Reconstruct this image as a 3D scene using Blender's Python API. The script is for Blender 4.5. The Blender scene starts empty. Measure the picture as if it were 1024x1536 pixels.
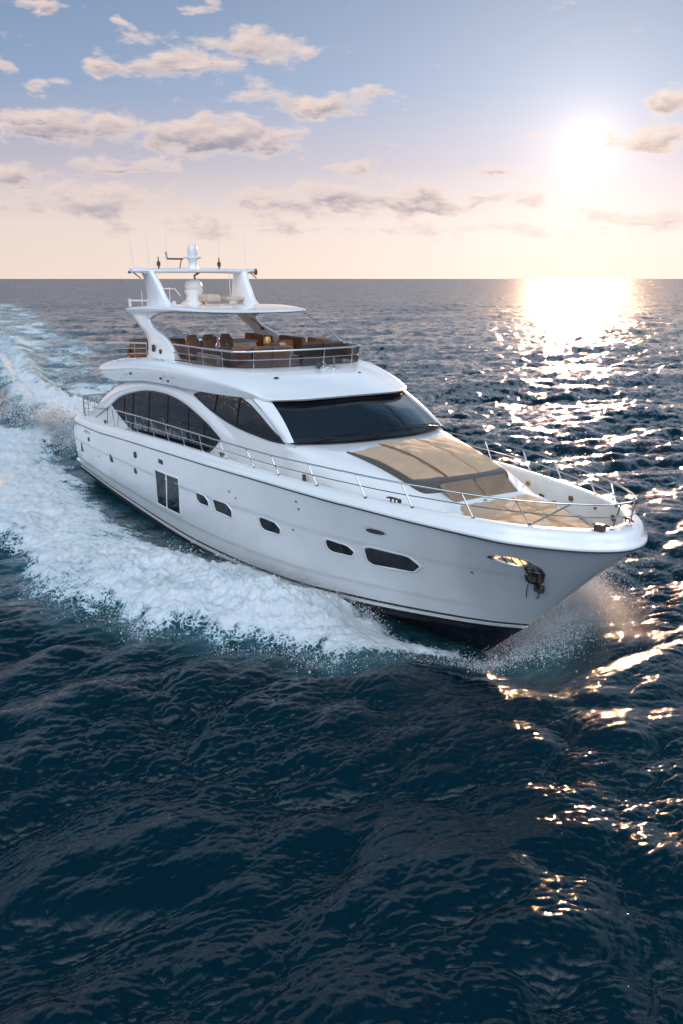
import bpy, bmesh, math, random
import numpy as np
from mathutils import Vector, Matrix
rnd = random.Random(7)
RNG = np.random.default_rng(11)
SC = bpy.context.scene
COL = SC.collection

# ------------------------------------------------------------------ camera
F_PX, HOR, CAM_H = 1300.0, 418.0, 8.187
PITCH = math.atan((768 - HOR) / F_PX)
cd = bpy.data.cameras.new('camera')
cd.sensor_fit = 'VERTICAL'; cd.sensor_height = 24.0; cd.lens = 24.0 * F_PX / 1536.0
cd.clip_start = 0.2; cd.clip_end = 90000
cam = bpy.data.objects.new('camera', cd); COL.objects.link(cam)
cam.location = (0, 0, CAM_H); cam.rotation_euler = (math.pi / 2 - PITCH, 0, 0)
SC.camera = cam

# ------------------------------------------------------------------ light
SUN_AZ, SUN_EL = math.radians(14.75), math.radians(7.6)      # azimuth to the right of +Y
SUN_DIR = Vector((math.sin(SUN_AZ) * math.cos(SUN_EL), math.cos(SUN_AZ) * math.cos(SUN_EL), math.sin(SUN_EL)))
SC.view_settings.view_transform = 'Standard'; SC.view_settings.look = 'None'
EXPO = 1.4
SC.view_settings.exposure = math.log2(EXPO); SC.view_settings.gamma = 1.0
SC.render.engine = 'CYCLES'
SC.cycles.use_denoising = True
SC.cycles.sample_clamp_indirect = 6.0
SC.cycles.sample_clamp_direct = 0.0
SC.cycles.max_bounces = 7; SC.cycles.transparent_max_bounces = 14
SC.cycles.caustics_reflective = False; SC.cycles.caustics_refractive = False

ld = bpy.data.lights.new('sun', 'SUN'); ld.energy = 3.2; ld.angle = math.radians(0.6); ld.color = (1.0, 0.58, 0.31)
sun = bpy.data.objects.new('sun', ld); COL.objects.link(sun)
sun.rotation_euler = (-SUN_DIR).to_track_quat('-Z', 'Y').to_euler()
sun.location = (40, 120, 60)


class NT:
    """tiny helper to write node trees"""
    def __init__(s, tree):
        s.t = tree; s.n = tree.nodes; s.l = tree.links; s.n.clear()

    def node(s, kind, **kw):
        nd = s.n.new(kind)
        for k, v in kw.items():
            if k.startswith('i_'):
                s.put(nd, k[2:].replace('_', ' '), v)
            else:
                setattr(nd, k, v)
        return nd

    def put(s, nd, key, v):
        sock = nd.inputs[key]
        if isinstance(v, bpy.types.NodeSocket): s.l.new(v, sock)
        else: sock.default_value = v

    def m(s, op, a, b=None, c=None, clamp=False):
        nd = s.n.new('ShaderNodeMath'); nd.operation = op; nd.use_clamp = clamp
        for i, v in enumerate((a, b, c)):
            if v is not None: s.put(nd, i, v)
        return nd.outputs[0]

    def mix(s, f, a, b):
        nd = s.n.new('ShaderNodeMix'); nd.data_type = 'RGBA'
        s.put(nd, 0, f)
        for i, v in ((6, a), (7, b)):
            if isinstance(v, (tuple, list)) and len(v) == 3: v = (*v, 1)
            s.put(nd, i, v)
        return nd.outputs[2]

    def ss(s, v, lo, hi):
        nd = s.n.new('ShaderNodeMapRange'); nd.interpolation_type = 'SMOOTHSTEP'
        s.put(nd, 0, v); s.put(nd, 1, lo); s.put(nd, 2, hi)
        return nd.outputs[0]

    def noise(s, vec, scale, detail=4, rough=.55, dist=0.0, dims='3D'):
        nd = s.n.new('ShaderNodeTexNoise'); nd.noise_dimensions = dims
        s.put(nd, 'Vector', vec); s.put(nd, 'Scale', scale); s.put(nd, 'Detail', detail)
        s.put(nd, 'Roughness', rough); s.put(nd, 'Distortion', dist)
        return nd.outputs[0]

    def ramp(s, f, stops):
        nd = s.n.new('ShaderNodeValToRGB'); cr = nd.color_ramp
        while len(cr.elements) < len(stops): cr.elements.new(0.5)
        for e, (p, c) in zip(cr.elements, stops):
            e.position = p; e.color = (*c, 1)
        s.put(nd, 0, f)
        return nd.outputs[0]


def px_dir(px, py):
    """direction (azimuth, elevation in degrees) of a direction seen in the sky"""
    a, b = (px - 512) / F_PX, (768 - py) / F_PX
    d = (a, math.cos(PITCH) + b * math.sin(PITCH), -math.sin(PITCH) + b * math.cos(PITCH))
    return math.degrees(math.atan2(d[0], d[1])), math.degrees(math.atan2(d[2], math.hypot(d[0], d[1])))


def build_world():
    w = bpy.data.worlds.new('World'); SC.world = w; w.use_nodes = True
    T = NT(w.node_tree)
    geo = T.node('ShaderNodeTexCoord')
    sep = T.node('ShaderNodeSeparateXYZ', i_Vector=geo.outputs['Generated'])
    X, Y, Z = sep.outputs
    D2R = 180 / math.pi
    az = T.m('MULTIPLY', T.m('ARCTAN2', X, Y), D2R)
    el = T.m('MULTIPLY', T.m('ARCSINE', Z), D2R)
    # clear sky
    sky = T.node('ShaderNodeTexSky', sky_type='NISHITA', sun_disc=False)
    sky.sun_elevation = SUN_EL; sky.sun_rotation = SUN_AZ
    sky.altitude = 10; sky.air_density = 1.0; sky.dust_density = .6; sky.ozone_density = 3.0
    skyc = T.node('ShaderNodeVectorMath', operation='SCALE', i_Vector=sky.outputs[0], i_Scale=SKY_K).outputs[0]
    ahead = T.ramp(T.m('DIVIDE', el, 90.0, clamp=True), SKY_STOPS)
    # added brightening of the unseen sky behind the camera, lighting the shaded starboard hull
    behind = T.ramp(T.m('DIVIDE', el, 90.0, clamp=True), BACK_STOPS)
    fill_noise = T.noise(geo.outputs['Generated'], 3.0, 5, .6, .4)
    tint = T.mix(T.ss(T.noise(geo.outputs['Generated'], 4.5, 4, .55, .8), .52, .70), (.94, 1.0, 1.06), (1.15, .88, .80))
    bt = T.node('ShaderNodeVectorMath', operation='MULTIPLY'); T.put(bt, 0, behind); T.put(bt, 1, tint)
    behind = T.node('ShaderNodeVectorMath', operation='SCALE', i_Vector=bt.outputs[0], i_Scale=T.m('ADD', BACK_K * .25, T.m('MULTIPLY', T.ss(fill_noise, .3, .7), BACK_K * 1.45))).outputs[0]
    # broken cloud added above the frame, unseen, for the near water to mirror
    high = T.m('MULTIPLY', T.ss(T.noise(geo.outputs['Generated'], 5.0, 6, .62, .5), .46, .62), T.m('MULTIPLY', T.ss(el, 17, 25), T.m('SUBTRACT', 1.0, T.ss(el, 28, 42))))
    ahead = T.mix(T.m('MULTIPLY', high, .8), ahead, (.66, .80, .95))
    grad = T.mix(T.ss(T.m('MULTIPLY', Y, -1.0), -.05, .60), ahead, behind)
    base = T.node('ShaderNodeVectorMath', operation='ADD')
    T.put(base, 0, skyc); T.put(base, 1, grad); base = base.outputs[0]
    # warm aureole round the low sun
    dot = T.node('ShaderNodeVectorMath', operation='DOT_PRODUCT')
    T.put(dot, 0, geo.outputs['Generated']); T.put(dot, 1, tuple(SUN_DIR))
    ang = T.m('MULTIPLY', T.m('ARCCOSINE', T.m('MINIMUM', dot.outputs['Value'], 0.9999999)), D2R)
    def lobe(width, p):
        return T.m('EXPONENT', T.m('MULTIPLY', T.m('POWER', T.m('DIVIDE', ang, width), p), -1.0))
    g = base
    for col, amp, width, p in SUN_LOBES:
        v = T.node('ShaderNodeVectorMath', operation='SCALE', i_Scale=T.m('MULTIPLY', lobe(width, p), amp))
        v.inputs[0].default_value = col
        a = T.node('ShaderNodeVectorMath', operation='ADD'); T.put(a, 0, g); T.put(a, 1, v.outputs[0]); g = a.outputs[0]
    # clouds
    comb = T.node('ShaderNodeCombineXYZ', i_X=T.m('MULTIPLY', az, 0.42), i_Y=el, i_Z=0.0).outputs[0]
    n1 = T.noise(comb, 0.72, 10, .62, .2)
    comb2 = T.node('ShaderNodeCombineXYZ', i_X=T.m('MULTIPLY', T.m('SUBTRACT', az, .22), 0.42), i_Y=T.m('ADD', el, .32), i_Z=0.0).outputs[0]
    n2 = T.noise(comb2, 0.72, 10, .62, .2)
    wob = T.noise(comb, 1.1, 3, .5)
    wp = T.node('ShaderNodeTexNoise', i_Vector=comb, i_Scale=.85, i_Detail=3.0, i_Roughness=.55)
    ws_ = T.node('ShaderNodeSeparateXYZ', i_Vector=wp.outputs['Color'])
    azw = T.m('ADD', az, T.m('MULTIPLY', T.m('SUBTRACT', ws_.outputs[0], .5), 5.0))
    elw = T.m('ADD', el, T.m('MULTIPLY', T.m('SUBTRACT', ws_.outputs[1], .5), 1.9))
    mask = None; low = None
    for (px, py, rx, ry, amp) in CLOUDS:
        a0, e0 = px_dir(px, py); a1, _ = px_dir(px + rx, py); _, e1 = px_dir(px, py - ry)
        dx = T.m('DIVIDE', T.m('SUBTRACT', azw, a0), a1 - a0)
        dy0 = T.m('DIVIDE', T.m('SUBTRACT', elw, e0), e1 - e0)
        dy = T.m('MULTIPLY', T.m('MAXIMUM', dy0, T.m('MULTIPLY', dy0, -1.35)), 1.0)   # flatter bases
        r = T.m('SQRT', T.m('ADD', T.m('MULTIPLY', dx, dx), T.m('MULTIPLY', dy, dy)))
        v = T.m('MULTIPLY', T.m('SUBTRACT', 1.25, r), amp)
        mask = v if mask is None else T.m('MAXIMUM', mask, v)
        l = T.m('MULTIPLY', T.m('MULTIPLY', T.m('SUBTRACT', 1.0, dy0), 0.5), T.m('GREATER_THAN', v, 0.0))
        low = l if low is None else T.m('MAXIMUM', low, l)
    # thin rows of cloud over the rest of the sky
    far = T.m('MULTIPLY', T.ss(az, 60, 90), .3)
    mask = T.m('MAXIMUM', mask, -0.6)
    def dens(n):
        return T.m('ADD', T.m('MULTIPLY', mask, .62), T.m('MULTIPLY', T.m('SUBTRACT', n, .5), 3.3))
    d1 = dens(n1); d2 = dens(n2)
    cov = T.m('MULTIPLY', T.ss(d1, -.10, .62), .95)
    lit = T.ss(T.m('SUBTRACT', d1, d2), -.32, .45)                # edges turned up and to the sun
    under = T.ss(low, .25, .85)
    shade = T.m('MULTIPLY', T.ss(d1, .05, .75), T.m('SUBTRACT', 1.0, T.m('MULTIPLY', lit, .7)))
    shade = T.m('MULTIPLY', shade, T.m('ADD', .45, T.m('MULTIPLY', under, .75)), clamp=True)
    near = lobe(8, 1.2)
    litc = T.mix(near, CLOUD_LIT, (1.15, .95, .82))
    shc = T.mix(near, CLOUD_SHADE, (.80, .60, .48))
    cc = T.mix(shade, litc, shc)
    # air between: clouds near the horizon fade into it
    fade = T.ss(el, 0.3, 6.0)
    cov = T.m('MULTIPLY', cov, T.m('ADD', T.m('MULTIPLY', fade, .72), .28))
    out = T.mix(cov, g, cc)
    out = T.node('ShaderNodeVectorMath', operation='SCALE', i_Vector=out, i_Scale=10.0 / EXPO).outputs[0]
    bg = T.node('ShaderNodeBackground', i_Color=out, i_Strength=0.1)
    T.node('ShaderNodeOutputWorld', i_Surface=bg.outputs[0])
    w.cycles.sampling_method = 'MANUAL'; w.cycles.sample_map_resolution = 1024


SKY_K = 0.0025
SKY_STOPS = [(0.0, (.86, .70, .61)), (.035, (.80, .67, .62)), (.075, (.50, .47, .55)), (.12, (.27, .37, .55)),
             (.18, (.18, .28, .44)), (.26, (.40, .62, .86)), (.36, (.16, .32, .50)), (.5, (.025, .09, .17)), (1.0, (.10, .22, .38))]
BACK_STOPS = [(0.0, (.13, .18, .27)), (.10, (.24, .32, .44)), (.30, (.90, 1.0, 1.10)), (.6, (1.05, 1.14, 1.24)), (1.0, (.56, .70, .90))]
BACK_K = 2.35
SUN_LOBES = [((1.0, .90, .76), 3.0, .36, 1.0), ((1.0, .82, .66), .42, 1.8, 1.0), ((1.0, .84, .74), .19, 6, 1.1), ((.95, .84, .80), .27, 19, 1.4)]
CLOUD_LIT = (.90, .73, .66); CLOUD_SHADE = (.33, .32, .41)
CLOUDS = [(222, 68, 44, 20, 1.05), (268, 100, 88, 26, 1.15), (190, 106, 40, 13, .9), (382, 74, 64, 29, 1.1), (452, 160, 84, 21, 1.1),
          (122, 198, 92, 28, 1.35), (40, 178, 34, 12, .9), (316, 211, 122, 36, 1.9), (180, 253, 84, 12, .95), (10, 104, 24, 16, 1.0),
          (68, 128, 34, 10, .95), (15, 270, 52, 18, .95), (110, 306, 165, 32, 1.05), (545, 258, 36, 15, .9), (440, 300, 60, 12, .8),
          (560, 304, 210, 26, 1.15), (650, 292, 60, 14, .9), (725, 298, 80, 16, 1.35), (1010, 208, 70, 25, 1.25), (1014, 148, 36, 24, 1.0),
          (90, 12, 50, 11, .9), (183, 35, 20, 7, .8), (298, 15, 20, 7, .8), (583, 146, 34, 11, .85), (490, 245, 18, 7, .7),
          (6, 205, 18, 17, 1.0), (500, 345, 520, 12, .6), (960, 330, 120, 13, .8), (730, 258, 26, 7, .7), (798, 215, 20, 5, .6), (430, 200, 30, 8, .7), (320, 335, 160, 14, .7)]
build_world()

# ------------------------------------------------------------------ materials
MATS = {}


def pmat(name, color, rough=.5, metal=0.0, bump=0.0, bscale=20.0, var=0.0, vscale=2.0, coat=0.0, spec=.5, sheen=0.0, ior=1.5,
         emit=None):
    m = bpy.data.materials.new(name); m.use_nodes = True
    T = NT(m.node_tree)
    tc = T.node('ShaderNodeTexCoord').outputs['Object']
    p = T.node('ShaderNodeBsdfPrincipled', i_Roughness=rough, i_Metallic=metal, i_IOR=ior)
    p.inputs['Coat Weight'].default_value = coat; p.inputs['Specular IOR Level'].default_value = spec
    p.inputs['Coat Roughness'].default_value = .04
    p.inputs['Sheen Weight'].default_value = sheen
    if var:
        n = T.noise(tc, vscale, 5, .6)
        c2 = tuple(max(0, c * (1 - var)) for c in color)
        T.put(p, 'Base Color', T.mix(T.ss(n, .3, .7), color, c2))
        T.put(p, 'Roughness', T.m('ADD', rough, T.m('MULTIPLY', T.m('SUBTRACT', n, .5), .12), clamp=True))
    else:
        p.inputs['Base Color'].default_value = (*color, 1)
    if bump:
        b = T.node('ShaderNodeBump', i_Strength=1.0, i_Distance=bump, i_Height=T.noise(tc, bscale, 4, .6))
        T.put(p, 'Normal', b.outputs[0])
    if emit:
        p.inputs['Emission Color'].default_value = (*emit[0], 1); p.inputs['Emission Strength'].default_value = emit[1]
    T.node('ShaderNodeOutputMaterial', i_Surface=p.outputs[0])
    MATS[name] = m
    return m


GEL = pmat('gelcoat', (.82, .815, .81), .25, var=.045, vscale=.9, coat=1.0, bump=.003, bscale=1.3)
GEL2 = pmat('gelcoat_satin', (.76, .75, .74), .42, var=.05, vscale=1.5, bump=.0015, bscale=5)
ANTI = pmat('antifouling', (.012, .012, .022), .45, var=.4, vscale=3)
BLACK = pmat('black_trim', (.012, .012, .014), .4)
STEEL = pmat('stainless', (.62, .61, .6), .18, metal=1.0)
STEELD = pmat('worn_steel', (.16, .13, .11), .45, metal=.8, var=.5, vscale=14)
GLASS = pmat('dark_glass', (.008, .010, .013), .03, var=.0, coat=.5, ior=1.52, bump=.05, bscale=.6)
TAN = pmat('tan_fabric', (.52, .335, .20), .85, bump=.02, bscale=4.5, var=.14, vscale=2.2, sheen=.2)
TAND = pmat('grey_fabric', (.075, .068, .060), .8, bump=.015, bscale=6, var=.15, vscale=3, sheen=.2)
BROWN = pmat('brown_leather', (.19, .085, .045), .5, bump=.006, bscale=9, var=.35, vscale=5)
DBROWN = pmat('dark_brown_leather', (.065, .036, .028), .5, bump=.006, bscale=9, var=.35, vscale=5)
ORANGE = pmat('rust_cushion', (.36, .13, .05), .7, bump=.006, bscale=9, var=.3, vscale=4)
CREAMC = pmat('cream_cushion', (.55, .43, .33), .7, bump=.006, bscale=9, var=.2, vscale=4)
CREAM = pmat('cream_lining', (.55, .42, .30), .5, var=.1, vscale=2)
RADOME = pmat('radome_plastic', (.72, .70, .67), .35, var=.05, vscale=3)
GOLD = pmat('brass', (.55, .33, .10), .3, metal=1.0)
LAMPM = pmat('lamp_glow', (.9, .6, .3), .4, emit=((1.0, .50, .18), 2.2))


def teak():
    m = bpy.data.materials.new('teak_deck'); m.use_nodes = True; T = NT(m.node_tree)
    tc = T.node('ShaderNodeTexCoord').outputs['Object']
    sep = T.node('ShaderNodeSeparateXYZ', i_Vector=tc)
    fr = T.m('FRACT', T.m('MULTIPLY', sep.outputs[1], 14.0))
    seam = T.m('LESS_THAN', T.m('ABSOLUTE', T.m('SUBTRACT', fr, .5)), .06)
    st = T.node('ShaderNodeMapping', i_Vector=tc, i_Scale=(1, 14, 14))
    col = T.mix(T.noise(st.outputs[0], 2.0, 4), (.44, .30, .20), (.32, .21, .14))
    col = T.mix(seam, col, (.05, .04, .035))
    p = T.node('ShaderNodeBsdfPrincipled', i_Base_Color=col, i_Roughness=.6)
    T.node('ShaderNodeOutputMaterial', i_Surface=p.outputs[0])
    return m


TEAK = teak()
RUBM = pmat('rub_rail_grey', (.035, .045, .06), .35)


def tinted():
    m = bpy.data.materials.new('tinted_glass'); m.use_nodes = True; T = NT(m.node_tree)
    fr = T.node('ShaderNodeFresnel', i_IOR=1.5)
    tr = T.node('ShaderNodeBsdfTransparent', i_Color=(.60, .56, .56, 1))
    gl = T.node('ShaderNodeBsdfGlossy', i_Roughness=.03, i_Color=(.9, .9, .9, 1))
    mx = T.node('ShaderNodeMixShader'); T.put(mx, 0, T.m('ADD', T.m('MULTIPLY', fr.outputs[0], .9), .03)); T.put(mx, 1, tr.outputs[0]); T.put(mx, 2, gl.outputs[0])
    T.node('ShaderNodeOutputMaterial', i_Surface=mx.outputs[0])
    return m


TINT = tinted()


# ------------------------------------------------------------------ mesh helpers
def mk(name, V, F, mat, parent=None, smooth=True, weld=0.0, bevel=0.0, angle=40, label=None, kind=None, flip=False):
    me = bpy.data.meshes.new(name)
    V = [tuple(map(float, v)) for v in V]
    me.from_pydata(V, [], [tuple(f) for f in F])
    bm = bmesh.new(); bm.from_mesh(me)
    if weld: bmesh.ops.remove_doubles(bm, verts=bm.verts, dist=weld)
    bmesh.ops.recalc_face_normals(bm, faces=bm.faces)
    if smooth:
        for f in bm.faces: f.smooth = True
        ca = math.cos(math.radians(angle))
        for e in bm.edges:
            if len(e.link_faces) == 2 and e.link_faces[0].normal.dot(e.link_faces[1].normal) < ca: e.smooth = False
    bm.to_mesh(me); bm.free()
    o = bpy.data.objects.new(name, me); COL.objects.link(o)
    for mm in (mat if isinstance(mat, (list, tuple)) else [mat]): me.materials.append(mm)
    if parent: o.parent = parent
    if bevel:
        b = o.modifiers.new('bevel', 'BEVEL'); b.width = bevel; b.segments = 3; b.limit_method = 'ANGLE'; b.angle_limit = math.radians(35)
        b.harden_normals = False
        for p in me.polygons: p.use_smooth = True
        o.modifiers.new('wn', 'WEIGHTED_NORMAL')
    if label: o['label'] = label
    if kind: o['kind'] = kind
    return o


class MB:
    """collects shapes into one mesh"""
    def __init__(s): s.V = []; s.F = []

    def add(s, V, F):
        k = len(s.V); s.V += [tuple(v) for v in V]; s.F += [tuple(i + k for i in f) for f in F]; return s

    def grid(s, P, mirror=False, closeu=False):
        P = np.asarray(P, float); m, n = P.shape[:2]
        F = [(i * n + j, i * n + j + 1, (i + 1) * n + j + 1, (i + 1) * n + j) for i in range(m - 1) for j in range(n - 1)]
        if closeu: F += [((m - 1) * n + j, (m - 1) * n + j + 1, j + 1, j) for j in range(n - 1)]
        s.add(P.reshape(-1, 3), F)
        if mirror:
            Q = P.copy(); Q[..., 1] *= -1
            s.add(Q.reshape(-1, 3), [f[::-1] for f in F])
        return s

    def box(s, c, d, rz=0.0, ry=0.0, top=(1, 1)):
        R = Matrix.Rotation(rz, 3, 'Z') @ Matrix.Rotation(ry, 3, 'Y')
        V = []
        for sz in (-1, 1):
            tx, ty = top if sz > 0 else (1, 1)
            for sx, sy in ((-1, -1), (1, -1), (1, 1), (-1, 1)):
                V.append(Vector(c) + R @ Vector((sx * d[0] / 2 * tx, sy * d[1] / 2 * ty, sz * d[2] / 2)))
        return s.add(V, [(0, 3, 2, 1), (4, 5, 6, 7), (0, 1, 5, 4), (1, 2, 6, 5), (2, 3, 7, 6), (3, 0, 4, 7)])

    def tube(s, path, r, n=7, closed=False, caps=True):
        P = [Vector(p) for p in path]; m = len(P)
        rr = r if isinstance(r, (list, tuple)) else [r] * m
        T = []
        for i in range(m):
            a = P[(i - 1) % m] if (closed or i > 0) else P[i]; b = P[(i + 1) % m] if (closed or i < m - 1) else P[i]
            T.append((b - a).normalized())
        up = Vector((0, 0, 1)) if abs(T[0].z) < .9 else Vector((1, 0, 0))
        V = []
        N = (up - T[0] * up.dot(T[0])).normalized()
        for i in range(m):
            N = (N - T[i] * N.dot(T[i])).normalized(); B = T[i].cross(N)
            for k in range(n):
                a = 2 * math.pi * k / n
                V.append(P[i] + (N * math.cos(a) + B * math.sin(a)) * rr[i])
        F = [(i * n + k, i * n + (k + 1) % n, (i + 1) * n + (k + 1) % n, (i + 1) * n + k) for i in range(m - 1) for k in range(n)]
        if closed: F += [((m - 1) * n + k, (m - 1) * n + (k + 1) % n, (k + 1) % n, k) for k in range(n)]
        elif caps: F += [tuple(range(n))[::-1], tuple((m - 1) * n + k for k in range(n))]
        return s.add(V, F)

    def lathe(s, c, prof, n=20, axis='Z'):
        V = []
        for r, z in prof:
            for k in range(n):
                a = 2 * math.pi * k / n
                p = (r * math.cos(a), r * math.sin(a), z)
                if axis == 'Y': p = (p[0], p[2], p[1])
                V.append((c[0] + p[0], c[1] + p[1], c[2] + p[2]))
        m = len(prof)
        F = [(i * n + k, i * n + (k + 1) % n, (i + 1) * n + (k + 1) % n, (i + 1) * n + k) for i in range(m - 1) for k in range(n)]
        F += [tuple(range(n))[::-1], tuple((m - 1) * n + k for k in range(n))]
        return s.add(V, F)

    def prism(s, A, B):
        """A and B: matching closed outlines"""
        n = len(A)
        return s.add(list(A) + list(B), [tuple(range(n))[::-1], tuple(range(n, 2 * n))] + [(i, (i + 1) % n, n + (i + 1) % n, n + i) for i in range(n)])

    def out(s, name, mat, parent=None, **kw): return mk(name, s.V, s.F, mat, parent, **kw)


def pchip(xk, yk, x):
    xk = np.asarray(xk, float); yk = np.asarray(yk, float); x = np.asarray(x, float)
    h = np.diff(xk); d = np.diff(yk) / h; n = len(xk); m = np.zeros(n)
    m[0], m[-1] = d[0], d[-1]
    for i in range(1, n - 1):
        if d[i - 1] * d[i] > 0:
            w1, w2 = 2 * h[i] + h[i - 1], h[i] + 2 * h[i - 1]
            m[i] = (w1 + w2) / (w1 / d[i - 1] + w2 / d[i])
    i = np.clip(np.searchsorted(xk, x, side='right') - 1, 0, n - 2)
    t = (x - xk[i]) / h[i]
    return ((1 + 2 * t) * (1 - t) ** 2 * yk[i] + t * (1 - t) ** 2 * h[i] * m[i] + t * t * (3 - 2 * t) * yk[i + 1] + t * t * (t - 1) * h[i] * m[i + 1])


def keyc(keys, x):
    """keys (x, a, b, ..) -> columns at x"""
    k = np.asarray(keys, float)
    return np.stack([pchip(k[:, 0], k[:, j], x) for j in range(1, k.shape[1])], -1)


def smooth_path(pts, per=6):
    """Catmull-Rom through pts"""
    P = [np.array(p, float) for p in pts]; P = [2 * P[0] - P[1]] + P + [2 * P[-1] - P[-2]]
    out = []
    for i in range(1, len(P) - 2):
        for k in range(per):
            t = k / per
            out.append(.5 * ((2 * P[i]) + (-P[i - 1] + P[i + 1]) * t + (2 * P[i - 1] - 5 * P[i] + 4 * P[i + 1] - P[i + 2]) * t * t
                             + (-P[i - 1] + 3 * P[i] - 3 * P[i + 1] + P[i + 2]) * t ** 3))
    out.append(P[-2])
    return out


def empty(name, loc=(0, 0, 0), rz=0.0, label=None, cat=None, group=None):
    o = bpy.data.objects.new(name, None); COL.objects.link(o); o.location = loc; o.rotation_euler = (0, 0, rz)
    o.empty_display_size = .3
    if label: o['label'] = label
    if cat: o['category'] = cat
    if group: o['group'] = group
    return o


# ------------------------------------------------------------------ yacht frame
YAW = 0.5798175; OX, OY = -8.64203, 37.25184
RZ = math.atan2(-math.cos(YAW), math.sin(YAW))
FW = np.array([math.sin(YAW), -math.cos(YAW)]); LF = np.array([math.cos(YAW), math.sin(YAW)])


def to_world(x, y, z): return (OX + FW[0] * x + LF[0] * y, OY + FW[1] * x + LF[1] * y, z)


def to_ship(wx, wy):
    a, b = wx - OX, wy - OY
    return a * FW[0] + b * FW[1], a * LF[0] + b * LF[1]


# ------------------------------------------------------------------ sea
def wave_tile(L, N, lmin, lmax, slope, wind, spread, seed, power=4.0):
    """one periodic patch of wind waves: height and horizontal (choppy) displacement, L metres wide"""
    r = np.random.default_rng(seed)
    k1 = 2 * np.pi * np.fft.fftfreq(N, L / N); kx, ky = np.meshgrid(k1, k1, indexing='xy')
    k = np.hypot(kx, ky); k[0, 0] = 1
    ca = (kx * wind[0] + ky * wind[1]) / k / math.hypot(*wind)
    D = np.abs(ca) ** spread * np.where(ca > 0, 1, .25) + .04
    S = k ** (-power) * D / k ** 0
    S *= 1 / (1 + np.exp(-(k - 2 * np.pi / lmax) / (.12 * 2 * np.pi / lmax))) / (1 + np.exp((k - 2 * np.pi / lmin) / (.1 * 2 * np.pi / lmin)))
    S[0, 0] = 0
    a = (r.normal(size=(N, N)) + 1j * r.normal(size=(N, N))) * np.sqrt(S)
    h = np.fft.ifft2(a); sx = np.fft.ifft2(1j * kx * a).real; sy = np.fft.ifft2(1j * ky * a).real
    s = slope / math.sqrt((sx ** 2 + sy ** 2).mean())
    dx = np.fft.ifft2(-1j * kx / k * a).real * s * 1.3; dy = np.fft.ifft2(-1j * ky / k * a).real * s * 1.3
    return np.stack([dx, dy, h.real * s], -1), L


def sample(tile, x, y):
    T, L = tile; N = T.shape[0]
    u = (x / L * N) % N; v = (y / L * N) % N
    i = np.floor(u).astype(int); j = np.floor(v).astype(int); fu = (u - i)[..., None]; fv = (v - j)[..., None]
    i %= N; j %= N; i2 = (i + 1) % N; j2 = (j + 1) % N
    return (T[j, i] * (1 - fu) + T[j, i2] * fu) * (1 - fv) + (T[j2, i] * (1 - fu) + T[j2, i2] * fu) * fv


_G = np.random.default_rng(5).uniform(0, 2 * np.pi, (256, 256)); _GX, _GY = np.cos(_G), np.sin(_G)


def perlin(x, y):
    i = np.floor(x).astype(int); j = np.floor(y).astype(int); fx = x - i; fy = y - j
    u = fx ** 3 * (fx * (fx * 6 - 15) + 10); v = fy ** 3 * (fy * (fy * 6 - 15) + 10)
    def g(a, b, dx, dy): a = a & 255; b = b & 255; return _GX[b, a] * dx + _GY[b, a] * dy
    n0 = g(i, j, fx, fy) * (1 - u) + g(i + 1, j, fx - 1, fy) * u
    n1 = g(i, j + 1, fx, fy - 1) * (1 - u) + g(i + 1, j + 1, fx - 1, fy - 1) * u
    return (n0 * (1 - v) + n1 * v) * 1.5


def fbm(x, y, oct=5, gain=.55, ridged=False):
    s = 0; a = 1.0; t = 0
    for o in range(oct):
        n = perlin(x * 2 ** o + 17.3 * o, y * 2 ** o - 9.1 * o)
        if ridged: n = 1 - 2 * np.abs(n)
        s = s + a * n; t += a; a *= gain
    return s / t


SWELL = wave_tile(173.0, 512, 5.0, 24, .06, (.35, -.94), 3.0, 3, 4.2)
CHOP = wave_tile(61.0, 1024, .8, 5.5, .22, (.60, -.80), 4.5, 4, 3.6)
CROSS = wave_tile(37.0, 1024, .7, 3.5, .11, (-.8, -.6), 3.0, 9, 3.6)
RIPPLE = wave_tile(11.3, 1024, .09, 1.2, .30, (.40, -.92), 5.0, 6, 3.1)


def sea_disp(x, y, sp):
    """displacement at (x, y); sp = local mesh spacing, waves the mesh cannot carry are left out"""
    w = 0
    gust = np.clip(.85 + 1.5 * fbm(x * .13, y * .17, 3, .6), .25, 1.7)
    for T, lm, amp in ((SWELL, 7.0, 1.0), (CHOP, 1.6, 1.0), (CROSS, 1.1, 1.0), (RIPPLE, .16, 1.0)):
        f = np.clip((lm * 2.2 / sp - 1) / 2.0, 0, 1) if T is not RIPPLE else np.clip((lm * 4 / sp - 1) / 2.0, 0, 1)
        w = w + sample(T, x, y) * (f * amp * (gust if T is RIPPLE or T is CROSS else 1))[..., None]
    return w


# shape of the disturbed water round the hull, in world metres
OUTER = [(-24, 33.5), (-17.5, 29.5), (-11.5, 27.2), (-10.2, 25.6), (-9.4, 23.6), (-8.8, 22.3), (-8.3, 21.6), (-7.9, 20.9), (-7.2, 20.4), (-6.6, 19.9), (-5.7, 20.0), (-5.0, 19.25),
         (-4.44, 18.7), (-3.3, 18.5), (-2.57, 18.0), (-1.4, 17.9), (-.6, 17.45), (.1, 17.15), (.8, 17.4), (1.5, 17.65), (2.3, 17.95), (2.9, 18.3)]
INNER = [(2.7, 18.75), (1.8, 19.4), (.8, 20.2), (-1.2, 22.1), (-2.57, 23.2), (-3.5, 23.9), (-5.1, 25.5), (-6.2, 26.6), (-7.4, 28.6), (-9.3, 32.0), (-10.3, 34.5), (-13.5, 39.9), (-14.3, 43.6), (-16.0, 46.5), (-21, 49.0), (-26, 49.0), (-34, 47)]
POLY_SIDE = np.array(OUTER + INNER)
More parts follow.
